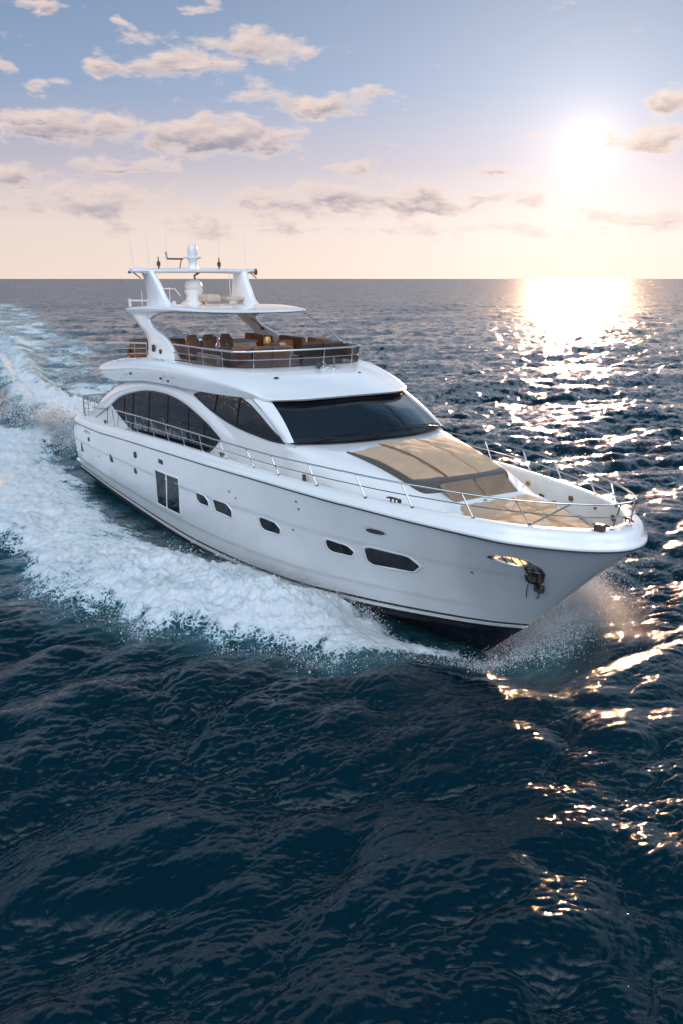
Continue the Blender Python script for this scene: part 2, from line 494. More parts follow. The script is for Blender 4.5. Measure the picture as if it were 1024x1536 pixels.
POLY_STERN = np.array([(-9.3, 37.2), (-11.4, 40), (-12.6, 41), (-14.3, 43.4), (-16.9, 47.0), (-20.5, 52.5), (-27, 67), (-35, 86), (-48, 112), (-62, 140), (-64, 152), (-58, 150), (-45, 124), (-32, 92), (-24, 71), (-17, 56), (-13.5, 50), (-10.2, 46), (-7.5, 42)])
POLY_TRAIL = np.array([(-11, 44), (-20.0, 58), (-32, 78), (-52, 112), (-80, 168), (-125, 255), (-150, 340), (-112, 310), (-82, 245), (-57, 178), (-40, 138), (-29, 112), (-19, 80), (-12, 60), (-6, 46)])
POLY_BOW = np.array([(3.3, 17.95), (3.75, 17.55), (4.4, 17.2), (5.2, 17.7), (6.4, 18.5), (7.0, 19.8), (7.2, 21.5), (6.9, 23.4), (6.2, 24.2), (5.4, 22.5), (4.4, 20.4)])


def poly_sd(P, x, y):
    """signed distance to a polygon, positive inside"""
    d = np.full(x.shape, 1e9); ins = np.zeros(x.shape, bool); n = len(P)
    for i in range(n):
        a, b_ = P[i], P[(i + 1) % n]; ex, ey = b_ - a
        t = np.clip(((x - a[0]) * ex + (y - a[1]) * ey) / (ex * ex + ey * ey), 0, 1)
        d = np.minimum(d, np.hypot(x - a[0] - t * ex, y - a[1] - t * ey))
        c = (a[1] > y) != (b_[1] > y); ins ^= c & (x < a[0] + (y - a[1]) * ex / (ey if abs(ey) > 1e-9 else 1e-9))
    return np.where(ins, d, -d)


def hull_lat(x, y):
    """ship coordinates and distance outside the waterline"""
    X, Y = to_ship(x, y)
    hb = np.interp(X, [-1, 0, 5, 10.7, 14, 16.5, 19, 21, 22.2, 22.6, 40], [2.6, 2.72, 2.8, 2.78, 2.55, 2.15, 1.5, .8, .2, 0, 0])
    return X, Y, np.abs(Y) - hb


def foam_field(x, y):
    """0..1 cover of white water, height of the white water, and how much air is in the water"""
    n1 = fbm(x * .9, y * .9, 5, .6); n2 = fbm(x * .35 + 5, y * .35, 4, .5)
    s1 = poly_sd(POLY_SIDE, x, y); s2 = poly_sd(POLY_STERN, x, y); s3 = poly_sd(POLY_TRAIL, x, y); s4 = poly_sd(POLY_BOW, x, y)
    X, Y, lat = hull_lat(x, y)
    c1 = np.clip((s1 + .22 + .9 * n1 + .4 * n2) / 1.0, 0, 1)
    c1 = c1 * np.clip(1.0 - .25 * np.clip(n2 - .1, 0, 1) * 3, .4, 1)
    st_ = fbm(X * .16 + Y * .10, Y * .85 - X * .12, 5, .6)
    c1 *= np.clip(.92 + .75 * np.minimum(st_ + .12, .1) * np.interp(X, [-8, 6, 14], [1.6, 1.2, .7]), .25, 1)
    c2 = np.clip((s2 + 1.0 * n1 + .8 * n2) / 1.6, 0, 1) * np.interp(X, [-140, -70, -30, 0], [.45, .62, .85, 1])
    r3 = fbm(x * .22, y * .10, 4, .6)
    c3 = np.clip((s3 + 3.0 * r3) / 5, 0, 1) * np.clip(.62 + .6 * r3 + .45 * n1, 0, .95) * np.interp(X, [-320, -160, -60, 0], [.8, .9, 1.0, .85]) * np.clip(.8 + 1.0 * fbm(X * .05, Y * .30, 4, .6), .3, 1.2)
    c4 = np.clip((s4 + 1.4 * n1 - .3) / 1.2, 0, 1) * np.clip(.62 + n1 * .9, 0, .8)
    cover = np.maximum.reduce([c1, c2, c3, c4])
    # height: the sheet thrown out by the bow is highest where it leaves the hull
    al = np.interp(X, [-30, -8, 4, 10, 15, 18.7, 20.3, 22.0, 23], [.05, .16, .20, .32, .58, .66, .34, .05, 0])
    h1 = np.clip(s1 / 1.8, 0, 1) ** .7 * al * (.6 + .4 * np.clip(1 - lat / 6, 0, 1))
    crest = np.exp(-((s2 - 1.2) / 1.1) ** 2) * np.interp(X, [-150, -80, -30, -12, -2, 0], [.1, .3, .9, 1.25, 1.1, .3])
    h4 = np.clip(s4 / 1.2, 0, 1) * .22
    dip = -.46 * np.exp(-np.clip(lat - .3, 0, 9) ** 2 / 2.0) * np.interp(X, [19.2, 20.5, 23.4, 25.5], [0, .8, 1, 0])
    h = h1 * np.clip(c1 * 1.5, 0, 1) + crest + h4 + dip
    air = np.maximum.reduce([np.clip((s1 + 1.1) / 1.6, 0, 1) * .7, np.clip((s2 + 2.5) / 3.5, 0, 1), np.clip((s3 + 2) / 8, 0, 1) * .7, np.clip((s4 + .6) / 1.2, 0, 1) * .6,
                             np.exp(-np.clip(lat, 0, 9) / 1.6) * (X < 15) * (X > -6) * .45])
    return cover, h, air


def grid_faces(m, n):
    i, j = np.meshgrid(np.arange(m - 1), np.arange(n - 1), indexing='ij'); a = (i * n + j).ravel()
    return np.stack([a, a + 1, a + n + 1, a + n], -1)


def fast_mesh(name, V, F, mat, attrs=None, kind='structure'):
    me = bpy.data.meshes.new(name); V = np.ascontiguousarray(V, np.float32); k = F.shape[1]
    me.vertices.add(len(V)); me.vertices.foreach_set('co', V.ravel())
    me.loops.add(F.size); me.loops.foreach_set('vertex_index', F.ravel().astype(np.int32))
    me.polygons.add(len(F)); me.polygons.foreach_set('loop_start', np.arange(0, F.size, k, dtype=np.int32))
    me.update(calc_edges=True); me.polygons.foreach_set('use_smooth', np.ones(len(F), bool))
    for an, av in (attrs or {}).items():
        a = me.attributes.new(an, 'FLOAT', 'POINT'); a.data.foreach_set('value', np.ascontiguousarray(av, np.float32))
    me.materials.append(mat); me.update()
    o = bpy.data.objects.new(name, me); COL.objects.link(o)
    if kind: o['kind'] = kind
    return o


def sea_material():
    m = bpy.data.materials.new('sea_water'); m.use_nodes = True; T = NT(m.node_tree)
    geo = T.node('ShaderNodeNewGeometry'); pos = geo.outputs['Position']
    dist = T.node('ShaderNodeVectorMath', operation='LENGTH', i_Vector=pos).outputs['Value']
    at = T.node('ShaderNodeAttribute', attribute_name='air').outputs['Fac']
    n_ = T.noise(pos, .9, 5, .6, .4)
    fine = T.noise(pos, 5.0, 5, .65)
    air = T.m('MULTIPLY', at, T.ss(T.m('ADD', n_, T.m('MULTIPLY', T.m('SUBTRACT', fine, .5), .5)), .18, .72))
    deep = T.mix(T.noise(pos, .25, 3), SEA_DEEP, SEA_DEEP2)
    col = T.mix(T.m('MULTIPLY', air, .85, clamp=True), deep, (.07, .20, .23))
    p = T.node('ShaderNodeBsdfPrincipled', i_Base_Color=col, i_IOR=1.333, i_Roughness=.05)
    T.put(p, 'Roughness', T.m('ADD', SEA_ROUGH, T.m('MULTIPLY', T.ss(dist, 20, 300), .20)))
    # wavelets below the size of the mesh: ripples near, chop farther off
    mp = T.node('ShaderNodeMapping', i_Vector=pos, i_Rotation=(0, 0, -.75), i_Scale=(1, .5, 1))
    h = T.noise(mp.outputs[0], 7.5, 4, .6, .6)
    b_ = T.node('ShaderNodeBump', i_Distance=.022, i_Height=h, i_Strength=T.m('MULTIPLY', T.m('SUBTRACT', 1.0, T.ss(dist, 20, 60)), T.ss(T.noise(pos, .22, 3), .22, .60))).outputs[0]
    def facet(scale, stretch, rot, amp, lo, hi, prev, hi2=None):
        mp = T.node('ShaderNodeMapping', i_Vector=pos, i_Rotation=(0, 0, rot), i_Scale=stretch)
        n_ = T.node('ShaderNodeTexNoise', i_Vector=mp.outputs[0], i_Scale=scale, i_Detail=5.0, i_Roughness=.62, i_Distortion=.5)
        v = T.node('ShaderNodeVectorMath', operation='SUBTRACT'); T.put(v, 0, n_.outputs['Color']); v.inputs[1].default_value = (.5, .5, .5)
        v2 = T.node('ShaderNodeVectorMath', operation='MULTIPLY'); T.put(v2, 0, v.outputs[0]); v2.inputs[1].default_value = (1.0, 1.15, 0)
        ln = T.node('ShaderNodeVectorMath', operation='LENGTH', i_Vector=v2.outputs[0]).outputs['Value']
        w = T.m('MULTIPLY', T.m('MULTIPLY', T.ss(dist, lo, hi), amp), T.m('ADD', .45, T.m('MULTIPLY', ln, 3.2)))
        v3 = T.node('ShaderNodeVectorMath', operation='SCALE', i_Vector=v2.outputs[0], i_Scale=w)
        v4 = T.node('ShaderNodeVectorMath', operation='ADD'); T.put(v4, 0, prev); T.put(v4, 1, v3.outputs[0])
        return T.node('ShaderNodeVectorMath', operation='NORMALIZE', i_Vector=v4.outputs[0]).outputs[0]
    b_ = facet(8.0, (1, .6, 1), -.8, .5, 9, 35, b_)
    b_ = facet(2.6, (1, .6, 1), -.7, 1.15, 12, 80, b_)
    b_ = facet(.65, (1, .5, 1), -.5, 1.25, 50, 200, b_)
    b_ = facet(.09, (1, .45, 1), -.3, .6, 250, 1200, b_)
    T.put(p, 'Normal', b_)
    T.node('ShaderNodeOutputMaterial', i_Surface=p.outputs[0])
    return m


SEA_DEEP = (.0000, .0092, .0172); SEA_DEEP2 = (.0001, .0150, .0245); SEA_ROUGH = .055

# one sheet from under the camera to the horizon, its cells growing with distance
dep = np.concatenate([np.linspace(math.radians(62), math.radians(47), 40)[:-1], np.linspace(math.radians(47), math.radians(1.6), 980)])
R_ = CAM_H / np.tan(dep); R_ = np.concatenate([R_, np.geomspace(R_[-1], 40000, 90)[1:]])
A_ = np.concatenate([np.radians(np.linspace(-80, -27, 70))[:-1], np.radians(np.linspace(-27, 27, 900)), np.radians(np.linspace(27, 80, 70))[1:]])
rr, aa = np.meshgrid(R_, A_, indexing='ij'); gx = rr * np.sin(aa); gy = rr * np.cos(aa)
spr = np.gradient(R_)[:, None] * np.ones_like(aa); spa = rr * np.gradient(A_)[None, :]
sp = np.maximum(np.abs(spr) * .55, np.abs(spa))
D = sea_disp(gx, gy, sp)
near = (gy < 420)
cov = np.zeros_like(gx); hh_ = np.zeros_like(gx); air = np.zeros_like(gx)
c_, h_, a_ = foam_field(gx[near], gy[near]); cov[near], hh_[near], air[near] = c_, h_, a_
calm = 1 - .45 * air
Xb, Yb, lb_ = hull_lat(gx, gy); calm = calm * (1 - .75 * np.exp(-np.clip(lb_, 0, 99) ** 2 / 4) * (Xb > -2) * (Xb < 25))
V = np.stack([gx + D[..., 0] * calm, gy + D[..., 1] * calm, D[..., 2] * calm + hh_ * .9], -1)
# hollow under the hull so that the water meets it at its waterline
fast_mesh('sea', V.reshape(-1, 3), grid_faces(*gx.shape), sea_material(), {'air': air.ravel()})


def foam_material():
    m = bpy.data.materials.new('white_water'); m.use_nodes = True; T = NT(m.node_tree)
    geo = T.node('ShaderNodeNewGeometry'); pos = geo.outputs['Position']
    cv = T.node('ShaderNodeAttribute', attribute_name='cover').outputs['Fac']
    vor = T.node('ShaderNodeTexVoronoi', feature='DISTANCE_TO_EDGE', i_Vector=T.node('ShaderNodeVectorMath', operation='ADD').outputs[0], i_Scale=4.6)
    add = vor.inputs['Vector'].links[0].from_node
    wn = T.node('ShaderNodeTexNoise', i_Vector=pos, i_Scale=2.5, i_Detail=4)
    T.put(add, 0, pos); T.put(add, 1, wn.outputs['Color'])
    lace = T.m('SUBTRACT', 1.0, T.ss(vor.outputs[0], .02, .16))
    n = T.noise(pos, 3.0, 8, .68, .5); n2 = T.noise(pos, 22.0, 4, .6)
    tex = T.m('ADD', T.m('ADD', T.m('MULTIPLY', n, .75), T.m('MULTIPLY', lace, .19)), T.m('MULTIPLY', n2, .16))
    a = T.ss(T.m('ADD', T.m('MULTIPLY', cv, 1.0), T.m('MULTIPLY', T.m('SUBTRACT', tex, .56), 1.5)), .30, .62)
    nrm = T.node('ShaderNodeBump', i_Distance=.07, i_Strength=.9, i_Height=T.m('ADD', n, T.m('MULTIPLY', n2, .25)))
    bl = T.node('ShaderNodeAttribute', attribute_name='billow').outputs['Fac']
    whit = T.m('ADD', T.m('MULTIPLY', T.ss(bl, .28, .62), .6), T.m('MULTIPLY', T.ss(n, .38, .6), .4))
    col = T.mix(T.m('MULTIPLY', T.ss(cv, .3, .9), whit), (.52, .71, .78), (.86, .88, .90))
    d = T.node('ShaderNodeBsdfDiffuse', i_Color=col, i_Normal=nrm.outputs[0])
    t = T.node('ShaderNodeBsdfTranslucent', i_Color=(.75, .85, .88, 1), i_Normal=nrm.outputs[0])
    g = T.node('ShaderNodeBsdfGlossy', i_Roughness=.35, i_Normal=nrm.outputs[0])
    x = T.node('ShaderNodeMixShader', i_Fac=.25); T.put(x, 1, d.outputs[0]); T.put(x, 2, t.outputs[0])
    y = T.node('ShaderNodeMixShader', i_Fac=.05); T.put(y, 1, x.outputs[0]); T.put(y, 2, g.outputs[0])
    z = T.node('ShaderNodeMixShader', i_Fac=a); T.put(z, 1, T.node('ShaderNodeBsdfTransparent').outputs[0]); T.put(z, 2, y.outputs[0])
    T.node('ShaderNodeOutputMaterial', i_Surface=z.outputs[0])
    return m


FOAM = foam_material()
# white water: its own broken surface lying over the sea wherever the sea is covered
sub_r = np.where(R_ < 420)[0][-1]; cA = np.where((A_ > math.radians(-40)) & (A_ < math.radians(24)))[0]
R2 = np.interp(np.linspace(0, 1, int(1.35 * sub_r)), np.linspace(0, 1, sub_r), R_[:sub_r]); A2 = np.linspace(A_[cA[0]], A_[cA[-1]], int(len(cA) * 1.15))
R2 = R2[R2 > 14]
rr, aa = np.meshgrid(R2, A2, indexing='ij'); fx = rr * np.sin(aa); fy = rr * np.cos(aa)
spf = np.maximum(np.abs(np.gradient(R2))[:, None] * .55 * np.ones_like(aa), rr * (A2[1] - A2[0]))
cf, hf_, af = foam_field(fx, fy)
Df = sea_disp(fx, fy, spf * 1.15); calm = 1 - .45 * af
Xb, Yb, lb_ = hull_lat(fx, fy); calm = calm * (1 - .75 * np.exp(-np.clip(lb_, 0, 99) ** 2 / 4) * (Xb > -2) * (Xb < 25))
fade = np.clip(.5 / spf, 0, 1)
bil = fbm(fx * 1.5 + .4 * Df[..., 0], fy * 1.3, 6, .62, True) * .5 + .5
bil2 = fbm(fx * .45, fy * .45, 4, .55, True) * .5 + .5
fh = cf * (.06 + (.42 * (bil - .45) + .46 * (bil2 - .5)) * (.35 + 1.0 * np.clip(hf_ * 1.8, 0, 1)) * np.clip(fade * 1.5, .25, 1))
Vf = np.stack([fx + Df[..., 0] * calm, fy + Df[..., 1] * calm, Df[..., 2] * calm + hf_ * .9 + .015 + np.maximum(fh, -.02 * np.abs(hf_))], -1)
Ff = grid_faces(*fx.shape); cc = cf.ravel()
keep = cc[Ff].max(1) > .02
Xs, Ys, lat = hull_lat(fx.ravel(), fy.ravel())
keep &= ~((lat[Ff].max(1) < -.35) & (Xs[Ff].min(1) > .5) & (Xs[Ff].max(1) < 22.5))
Ff = Ff[keep]; used, inv = np.unique(Ff.ravel(), return_inverse=True)
fast_mesh('white_water', Vf.reshape(-1, 3)[used], inv.reshape(-1, 4), FOAM, {'cover': cc[used], 'billow': bil.ravel()[used]}, kind='stuff')

# spray: drops thrown up off the edge of the bow wave, the stern and the bow
def spray():
    r = np.random.default_rng(21); P = []; S = []
    def burst(n, cxy, spread, zmean, size):
        c = np.array(cxy)[r.integers(0, len(cxy), n)] + r.normal(size=(n, 2)) * spread
        z = np.abs(r.exponential(zmean, n)) + .03; P.append(np.column_stack([c, z])); S.append(size * r.lognormal(-.1, .6, n))
    def along(pts, n): p = np.array(smooth_path([(*q, 0) for q in pts], 12))[:, :2]; return p
    edge = along(OUTER[5:], 0); burst(9000, edge, .16, .07, .0045); burst(3000, edge, .4, .10, .004)
    inn = along([(.9, 20.0), (.2, 20.6), (-.8, 21.3), (-2.5, 22.9), (-5, 25.0)], 0); burst(9000, inn, .22, .16, .006)
    bow = along([(4.5, 18.9), (5.2, 19.6), (6.0, 21.2), (6.3, 22.8)], 0); burst(60000, bow, .42, .26, .0046); burst(26000, bow, .6, .40, .0040); burst(5000, along([(3.0, 18.0), (3.7, 18.2), (4.4, 18.7)], 0), .2, .07, .0045)
    bw2 = along([(4.6, 19.2), (5.5, 20.6), (6.1, 22.2), (6.3, 24)], 0); burst(60000, bw2, .45, .55, .0044); burst(20000, bw2, .9, .5, .004)
    st = along([(-12.6, 41.2), (-14, 43.5), (-16, 46.6), (-20, 52)], 0); burst(16000, st, .55, .40, .010)
    P_, S_ = np.concatenate(P), np.concatenate(S)
    c, h, a = foam_field(P_[:, 0], P_[:, 1]); P_[:, 2] += h * .9
    X, Y, lat = hull_lat(P_[:, 0], P_[:, 1]); ok = (lat > .08) | (X < -.5) | (X > 22.8); P_, S_ = P_[ok], S_[ok]
    o = np.array([(1, 0, 0), (-1, 0, 0), (0, 1, 0), (0, -1, 0), (0, 0, 1.3), (0, 0, -1.3)])
    f = np.array([(0, 2, 4), (2, 1, 4), (1, 3, 4), (3, 0, 4), (2, 0, 5), (1, 2, 5), (3, 1, 5), (0, 3, 5)])
    V = (P_[:, None] + o[None] * S_[:, None, None]).reshape(-1, 3); F = (f[None] + 6 * np.arange(len(P_))[:, None, None]).reshape(-1, 3)
    m = bpy.data.materials.new('spray_drops'); m.use_nodes = True; T = NT(m.node_tree)
    d = T.node('ShaderNodeBsdfDiffuse', i_Color=(.9, .92, .94, 1)); t = T.node('ShaderNodeBsdfTranslucent', i_Color=(.9, .92, .94, 1))
    x = T.node('ShaderNodeMixShader', i_Fac=.5); T.put(x, 1, d.outputs[0]); T.put(x, 2, t.outputs[0])
    T.node('ShaderNodeOutputMaterial', i_Surface=x.outputs[0])
    fast_mesh('spray', V, F, m, kind='stuff')


spray()


def mist(name, c, r, dens, seed):
    """thin cloud of water dust hanging over the thrown water"""
    bm = bmesh.new(); bmesh.ops.create_icosphere(bm, subdivisions=3, radius=1.0)
    for v in bm.verts:
        d = v.co.normalized(); k = 1 + .18 * math.sin(3 * d.x + seed) * math.sin(4 * d.y + 2 * seed)
        v.co = Vector((d.x * r[0] * k, d.y * r[1] * k, d.z * r[2] * k))
    me = bpy.data.meshes.new(name); bm.to_mesh(me); bm.free(); o = bpy.data.objects.new(name, me); COL.objects.link(o)
    o.location = c; o.rotation_euler = (0, 0, RZ); o['kind'] = 'stuff'
    m = bpy.data.materials.new(name); m.use_nodes = True; T = NT(m.node_tree)
    tc = T.node('ShaderNodeTexCoord').outputs['Object']
    sc = T.node('ShaderNodeVectorMath', operation='MULTIPLY'); T.put(sc, 0, tc); sc.inputs[1].default_value = (1 / r[0], 1 / r[1], 1 / r[2])
    ln = T.node('ShaderNodeVectorMath', operation='LENGTH', i_Vector=sc.outputs[0]).outputs['Value']
    n = T.noise(tc, 1.6, 5, .65, .6)
    d = T.m('MULTIPLY', T.ss(T.m('SUBTRACT', 1.0, ln), .0, .75), T.ss(n, .36, .66))
    v = T.node('ShaderNodeVolumePrincipled', i_Color=(.95, .96, .98, 1), i_Density=T.m('MULTIPLY', d, dens), i_Anisotropy=.45)
    T.node('ShaderNodeOutputMaterial', i_Volume=v.outputs[0])
    me.materials.append(m)
    return o


mist('spray_mist', (5.3, 20.6, .35), (3.4, 1.5, 1.25), 1.5, 1.0)
mist('spray_mist', (-14.8, 44.6, .6), (4.2, 1.6, 1.3), .8, 2.0)
mist('spray_mist', (-1.6, 21.0, .35), (5.5, 1.7, .8), .45, 3.0)


# ------------------------------------------------------------------ yacht
YA = empty('motor_yacht', (OX, OY, 0), RZ, 'large white motor yacht with tinted windows and open upper deck ploughing through the sea', 'yacht')

CHINE = [(0, 2.72, .50), (5, 2.80, .28), (10.7, 2.78, .10), (14, 2.58, .08), (16.5, 2.22, .12), (19, 1.66, .30), (21, 1.02, .46), (22.4, .42, .57), (23.05, 0, .62)]
KEEL = [(0, 0, -.8), (12, 0, -.9), (18, 0, -.85), (21, 0, -.52), (22.0, 0, -.28)]
RUB = [(0, 2.86, 2.50), (1, 2.98, 2.53), (4, 3.1, 2.62), (6, 3.15, 2.74), (10, 3.18, 2.93), (13, 3.18, 3.06), (15, 3.16, 3.15), (17, 3.07, 3.22),
       (19.3, 2.86, 3.26), (21, 2.58, 3.27), (22.2, 2.34, 3.27), (23.5, 1.98, 3.26)] + [(x, 1.36 * math.sqrt(25.82 - x), 3.25) for x in (24.2, 24.7, 25.0, 25.3, 25.5, 25.65, 25.74, 25.79, 25.81, 25.82)]
CAPTOP = [(0, 2.74), (3, 2.88), (6, 3.05), (10, 3.24), (14, 3.38), (18, 3.45), (22, 3.52), (24, 3.56), (25.82, 3.58)]
DECKZ = [(0, 2.0), (5, 2.1), (8, 2.35), (12, 2.55), (17, 2.68), (22, 2.74), (26, 2.78)]
NU = 150
U = 1 - (1 - np.linspace(0, 1, NU)) ** 2.1


def row3(keys, u):
    X = keys[-1][0] * np.asarray(u); c = keyc(keys, X)
    return np.stack([X, c[..., 0], c[..., 1]], -1)


def topside(u, v):
    """point (x, half breadth, z) on the white side: v 0 at the chine, 1 at the rubbing strake"""
    u = np.asarray(u, float); v = np.asarray(v, float)
    Cc, Rr = row3(CHINE, u), row3(RUB, u)
    P = Cc * (1 - v)[..., None] + Rr * v[..., None]
    b = pchip([0, .5, .75, .93, 1], [.10, .07, -.06, -.10, 0], u)
    P[..., 1] += b * 4 * v * (1 - v)
    # two soft knuckle lines in the moulding
    for vk, w, a in ((.66, .045, .028), (.24, .04, .022)):
        P[..., 1] += a * (1 / (1 + np.exp(-(v - vk) / (w * .22)))) * (1 - u ** 8) - a * .5
    P[..., 1] = np.maximum(P[..., 1], 0) * np.where(u >= 1, 0, 1)
    return P


def hull_at(X, Z):
    """half breadth of the side at (X, Z) and the (u, v) there"""
    u, v = X / 25.0, .5
    for _ in range(30):
        p = topside(np.array([u]), np.array([v]))[0]
        e = np.array([p[0] - X, p[2] - Z])
        h = 1e-4
        pu = (topside(np.array([u + h]), np.array([v]))[0] - p) / h; pv = (topside(np.array([u]), np.array([v + h]))[0] - p) / h
        J = np.array([[pu[0], pv[0]], [pu[2], pv[2]]])
        d = np.linalg.solve(J, e); u = min(max(u - d[0], 0), .998); v = min(max(v - d[1], 0), 1.1)
    return topside(np.array([u]), np.array([v]))[0][1]


vs = np.concatenate([np.linspace(0, .18, 5), np.linspace(.2, .28, 9), np.linspace(.31, .6, 8), np.linspace(.62, .70, 9), np.linspace(.73, 1, 8)])
G = np.stack([topside(U, np.full(NU, v)) for v in vs])
b = MB(); b.grid(G, mirror=True)
tr = [tuple(p) for p in G[:, 0]]
b.add(tr + [(p[0], -p[1], p[2]) for p in tr[::-1]], [tuple(range(2 * len(tr)))])
hull = b.out('hull', GEL, YA, weld=.004, angle=50)
# bottom under the stripe
K, Cn = row3(KEEL, U), row3(CHINE, U)
rows = [K * (1 - t) + Cn * t + np.array([0, 0, -.10 * math.sin(math.pi * t)]) * (1 - U ** 5)[:, None] for t in (0, .3, .6, .85)]
low = Cn.copy(); low[:, 2] -= .13; low[:, 1] = np.maximum(low[:, 1] - .03, 0); low[:, 0] -= .15 * U ** 12; rows += [low, Cn]
G2 = np.stack(rows); b = MB(); b.grid(G2, mirror=True)
tr = [tuple(p) for p in G2[:, 0]]
b.add(tr + [(p[0], -p[1], p[2]) for p in tr[::-1][:-1]], [tuple(range(2 * len(tr) - 1))])
b.out('hull_bottom', ANTI, YA, weld=.004, angle=50)


def strip(name, fa, fb, mat, proud, mirror=True, parent=YA, n=NU, us=U):
    """a moulding lying on the side between two v (or offset) curves"""
    A = topside(us, np.full(n, fa)); B = topside(us, np.full(n, fb))
    A1, B1 = A.copy(), B.copy(); A1[:, 1] += proud; B1[:, 1] += proud
    A[:, 1] -= .02; B[:, 1] -= .02
    A1[-1, 0] += proud; B1[-1, 0] += proud; A1[-1, 1] = B1[-1, 1] = 0; A[-1, 1] = B[-1, 1] = 0
    g = np.stack([A, A1, B1, B]); b = MB(); b.grid(g, mirror=mirror); return b.out(name, mat, parent, weld=.002)


strip('boot_stripe', .000, .028, BLACK, .012)
strip('boot_stripe', .062, .085, BLACK, .010)
strip('spray_rail', .030, .058, GEL, .045)

# bulwark with its broad capping
XR = row3(RUB, U); tang = np.gradient(XR, axis=0); N2 = np.stack([-tang[:, 1], tang[:, 0]], -1); N2 /= np.linalg.norm(N2, axis=1)[:, None] + 1e-9
N2 *= -1  # inward
N2[-1] = (-1, 0)
ztop = pchip([k[0] for k in CAPTOP], [k[1] for k in CAPTOP], np.clip(XR[:, 0], 0, 26)); zr = XR[:, 2]
zdk = pchip([k[0] for k in DECKZ], [k[1] for k in DECKZ], np.clip(XR[:, 0], 0, 26))
capw = pchip([0, 10, 16, 20, 24.5, 25.4, 26], [.34, .26, .24, .27, .33, .42, .52], XR[:, 0])


def caprow(d, z):
    P = np.stack([XR[:, 0] + N2[:, 0] * d, XR[:, 1] + N2[:, 1] * d, z], -1); P[:, 1] = np.maximum(P[:, 1], 0)
    P[-1, 1] = 0
    return P


hh = ztop - zr
caprows = [caprow(.02 + 0 * hh, zr - .01), caprow(-.035 + 0 * hh, zr), caprow(-.045 + 0 * hh, zr + .03), caprow(-.03 + 0 * hh, zr + .07),
           caprow(0 * hh + .0, zr + .10 * hh + .06), caprow(.03 + 0 * hh, zr + hh * .55), caprow(.055 + 0 * hh, zr + hh * .8), caprow(.10 + 0 * hh, zr + hh * .96), caprow(.15 + 0 * hh, ztop),
           caprow(capw * .8, ztop + .012), caprow(capw, ztop), caprow(capw + .02, ztop - .03)]
b = MB(); b.grid(np.stack(caprows), mirror=True); b.out('bulwark_cap', GEL, YA, weld=.004, angle=60)
LINER = pmat('bounce_warm_moulding', (.79, .73, .66), .4, var=.06, vscale=2.5, bump=.003, bscale=3)  # warm bounce light mixed into the base colour of the inner bulwark
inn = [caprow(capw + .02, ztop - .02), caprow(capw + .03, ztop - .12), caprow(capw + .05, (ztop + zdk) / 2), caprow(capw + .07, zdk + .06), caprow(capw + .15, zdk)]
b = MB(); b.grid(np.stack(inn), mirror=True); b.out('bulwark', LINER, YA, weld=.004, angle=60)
# dark line under the cap
A = caprow(-.036 + 0 * hh, zr - .005); B = caprow(-.036 + 0 * hh, zr - .035); A0 = caprow(.03 + 0 * hh, zr - .012); B0 = caprow(.03 + 0 * hh, zr - .035)
b = MB(); b.grid(np.stack([A0, A, B, B0]), mirror=True); b.out('rub_rail', RUBM, YA, weld=.002)
# decks
dk = caprow(capw + .10, zdk)
cols = np.linspace(-1, 1, 9)
g = np.stack([np.stack([dk[:, 0], dk[:, 1] * c, dk[:, 2] + .01], -1) for c in cols]); b = MB(); b.grid(g); b.out('deck', TEAK, YA)
# transom top and swim platform
b = MB(); b.box((-.55, 0, .62), (1.5, 5.1, .16)); b.out('swim_platform', GEL, YA, bevel=.05)
b = MB(); b.box((.16, 0, 1.9), (.3, 5.6, 1.9)); b.out('transom', GEL, YA, bevel=.06)


# ---- hull windows
def loopcurve(pts, X):
    return pchip([p[0] for p in pts], [p[1] for p in pts], X)


def panel(name, top, bot, yfun, mat, off=.01, n=22, rows=5, parent=YA, sides=(-1, 1), rim=None, rimmat=None, rimname='window_frame', thick=.03, lin=False):
    """glazed opening between a top and a bottom curve on a side surface"""
    x0, x1 = top[0][0], top[-1][0]
    X = x0 + (x1 - x0) * (.5 - .5 * np.cos(np.linspace(0, np.pi, n)))
    if lin:
        zt = np.interp(X, [p[0] for p in top], [p[1] for p in top]); zb = np.interp(X, [p[0] for p in bot], [p[1] for p in bot])
    else: zt, zb = loopcurve(top, X), loopcurve(bot, X)
    res = []
    for sd in sides:
        P = np.zeros((rows, n, 3))
        for i in range(rows):
            t = i / (rows - 1); Z = zb * (1 - t) + zt * t
            for j in range(n): P[i, j] = (X[j], sd * (yfun(X[j], Z[j]) + off), Z[j])
        b = MB(); b.grid(P); o = b.out(name, mat, parent, weld=.0008)
        res.append(o)
        if rim:
            loop = [P[0, j] for j in range(n)] + [P[i, -1] for i in range(1, rows)] + [P[-1, j] for j in range(n - 2, -1, -1)] + [P[i, 0] for i in range(rows - 2, 0, -1)]
            L2 = []
            for p in loop:
                if not L2 or np.linalg.norm(np.array(p) - L2[-1]) > .02: L2.append(np.array(p))
            if np.linalg.norm(L2[0] - L2[-1]) < .02: L2.pop()
            MB().tube(L2, rim, n=8, closed=True).out(rimname, rimmat or GEL, o)
    return res


hf = {}


def hy(X, Z):
    k = (round(X, 3), round(Z, 3))
    if k not in hf: hf[k] = hull_at(X, Z)
    return hf[k]


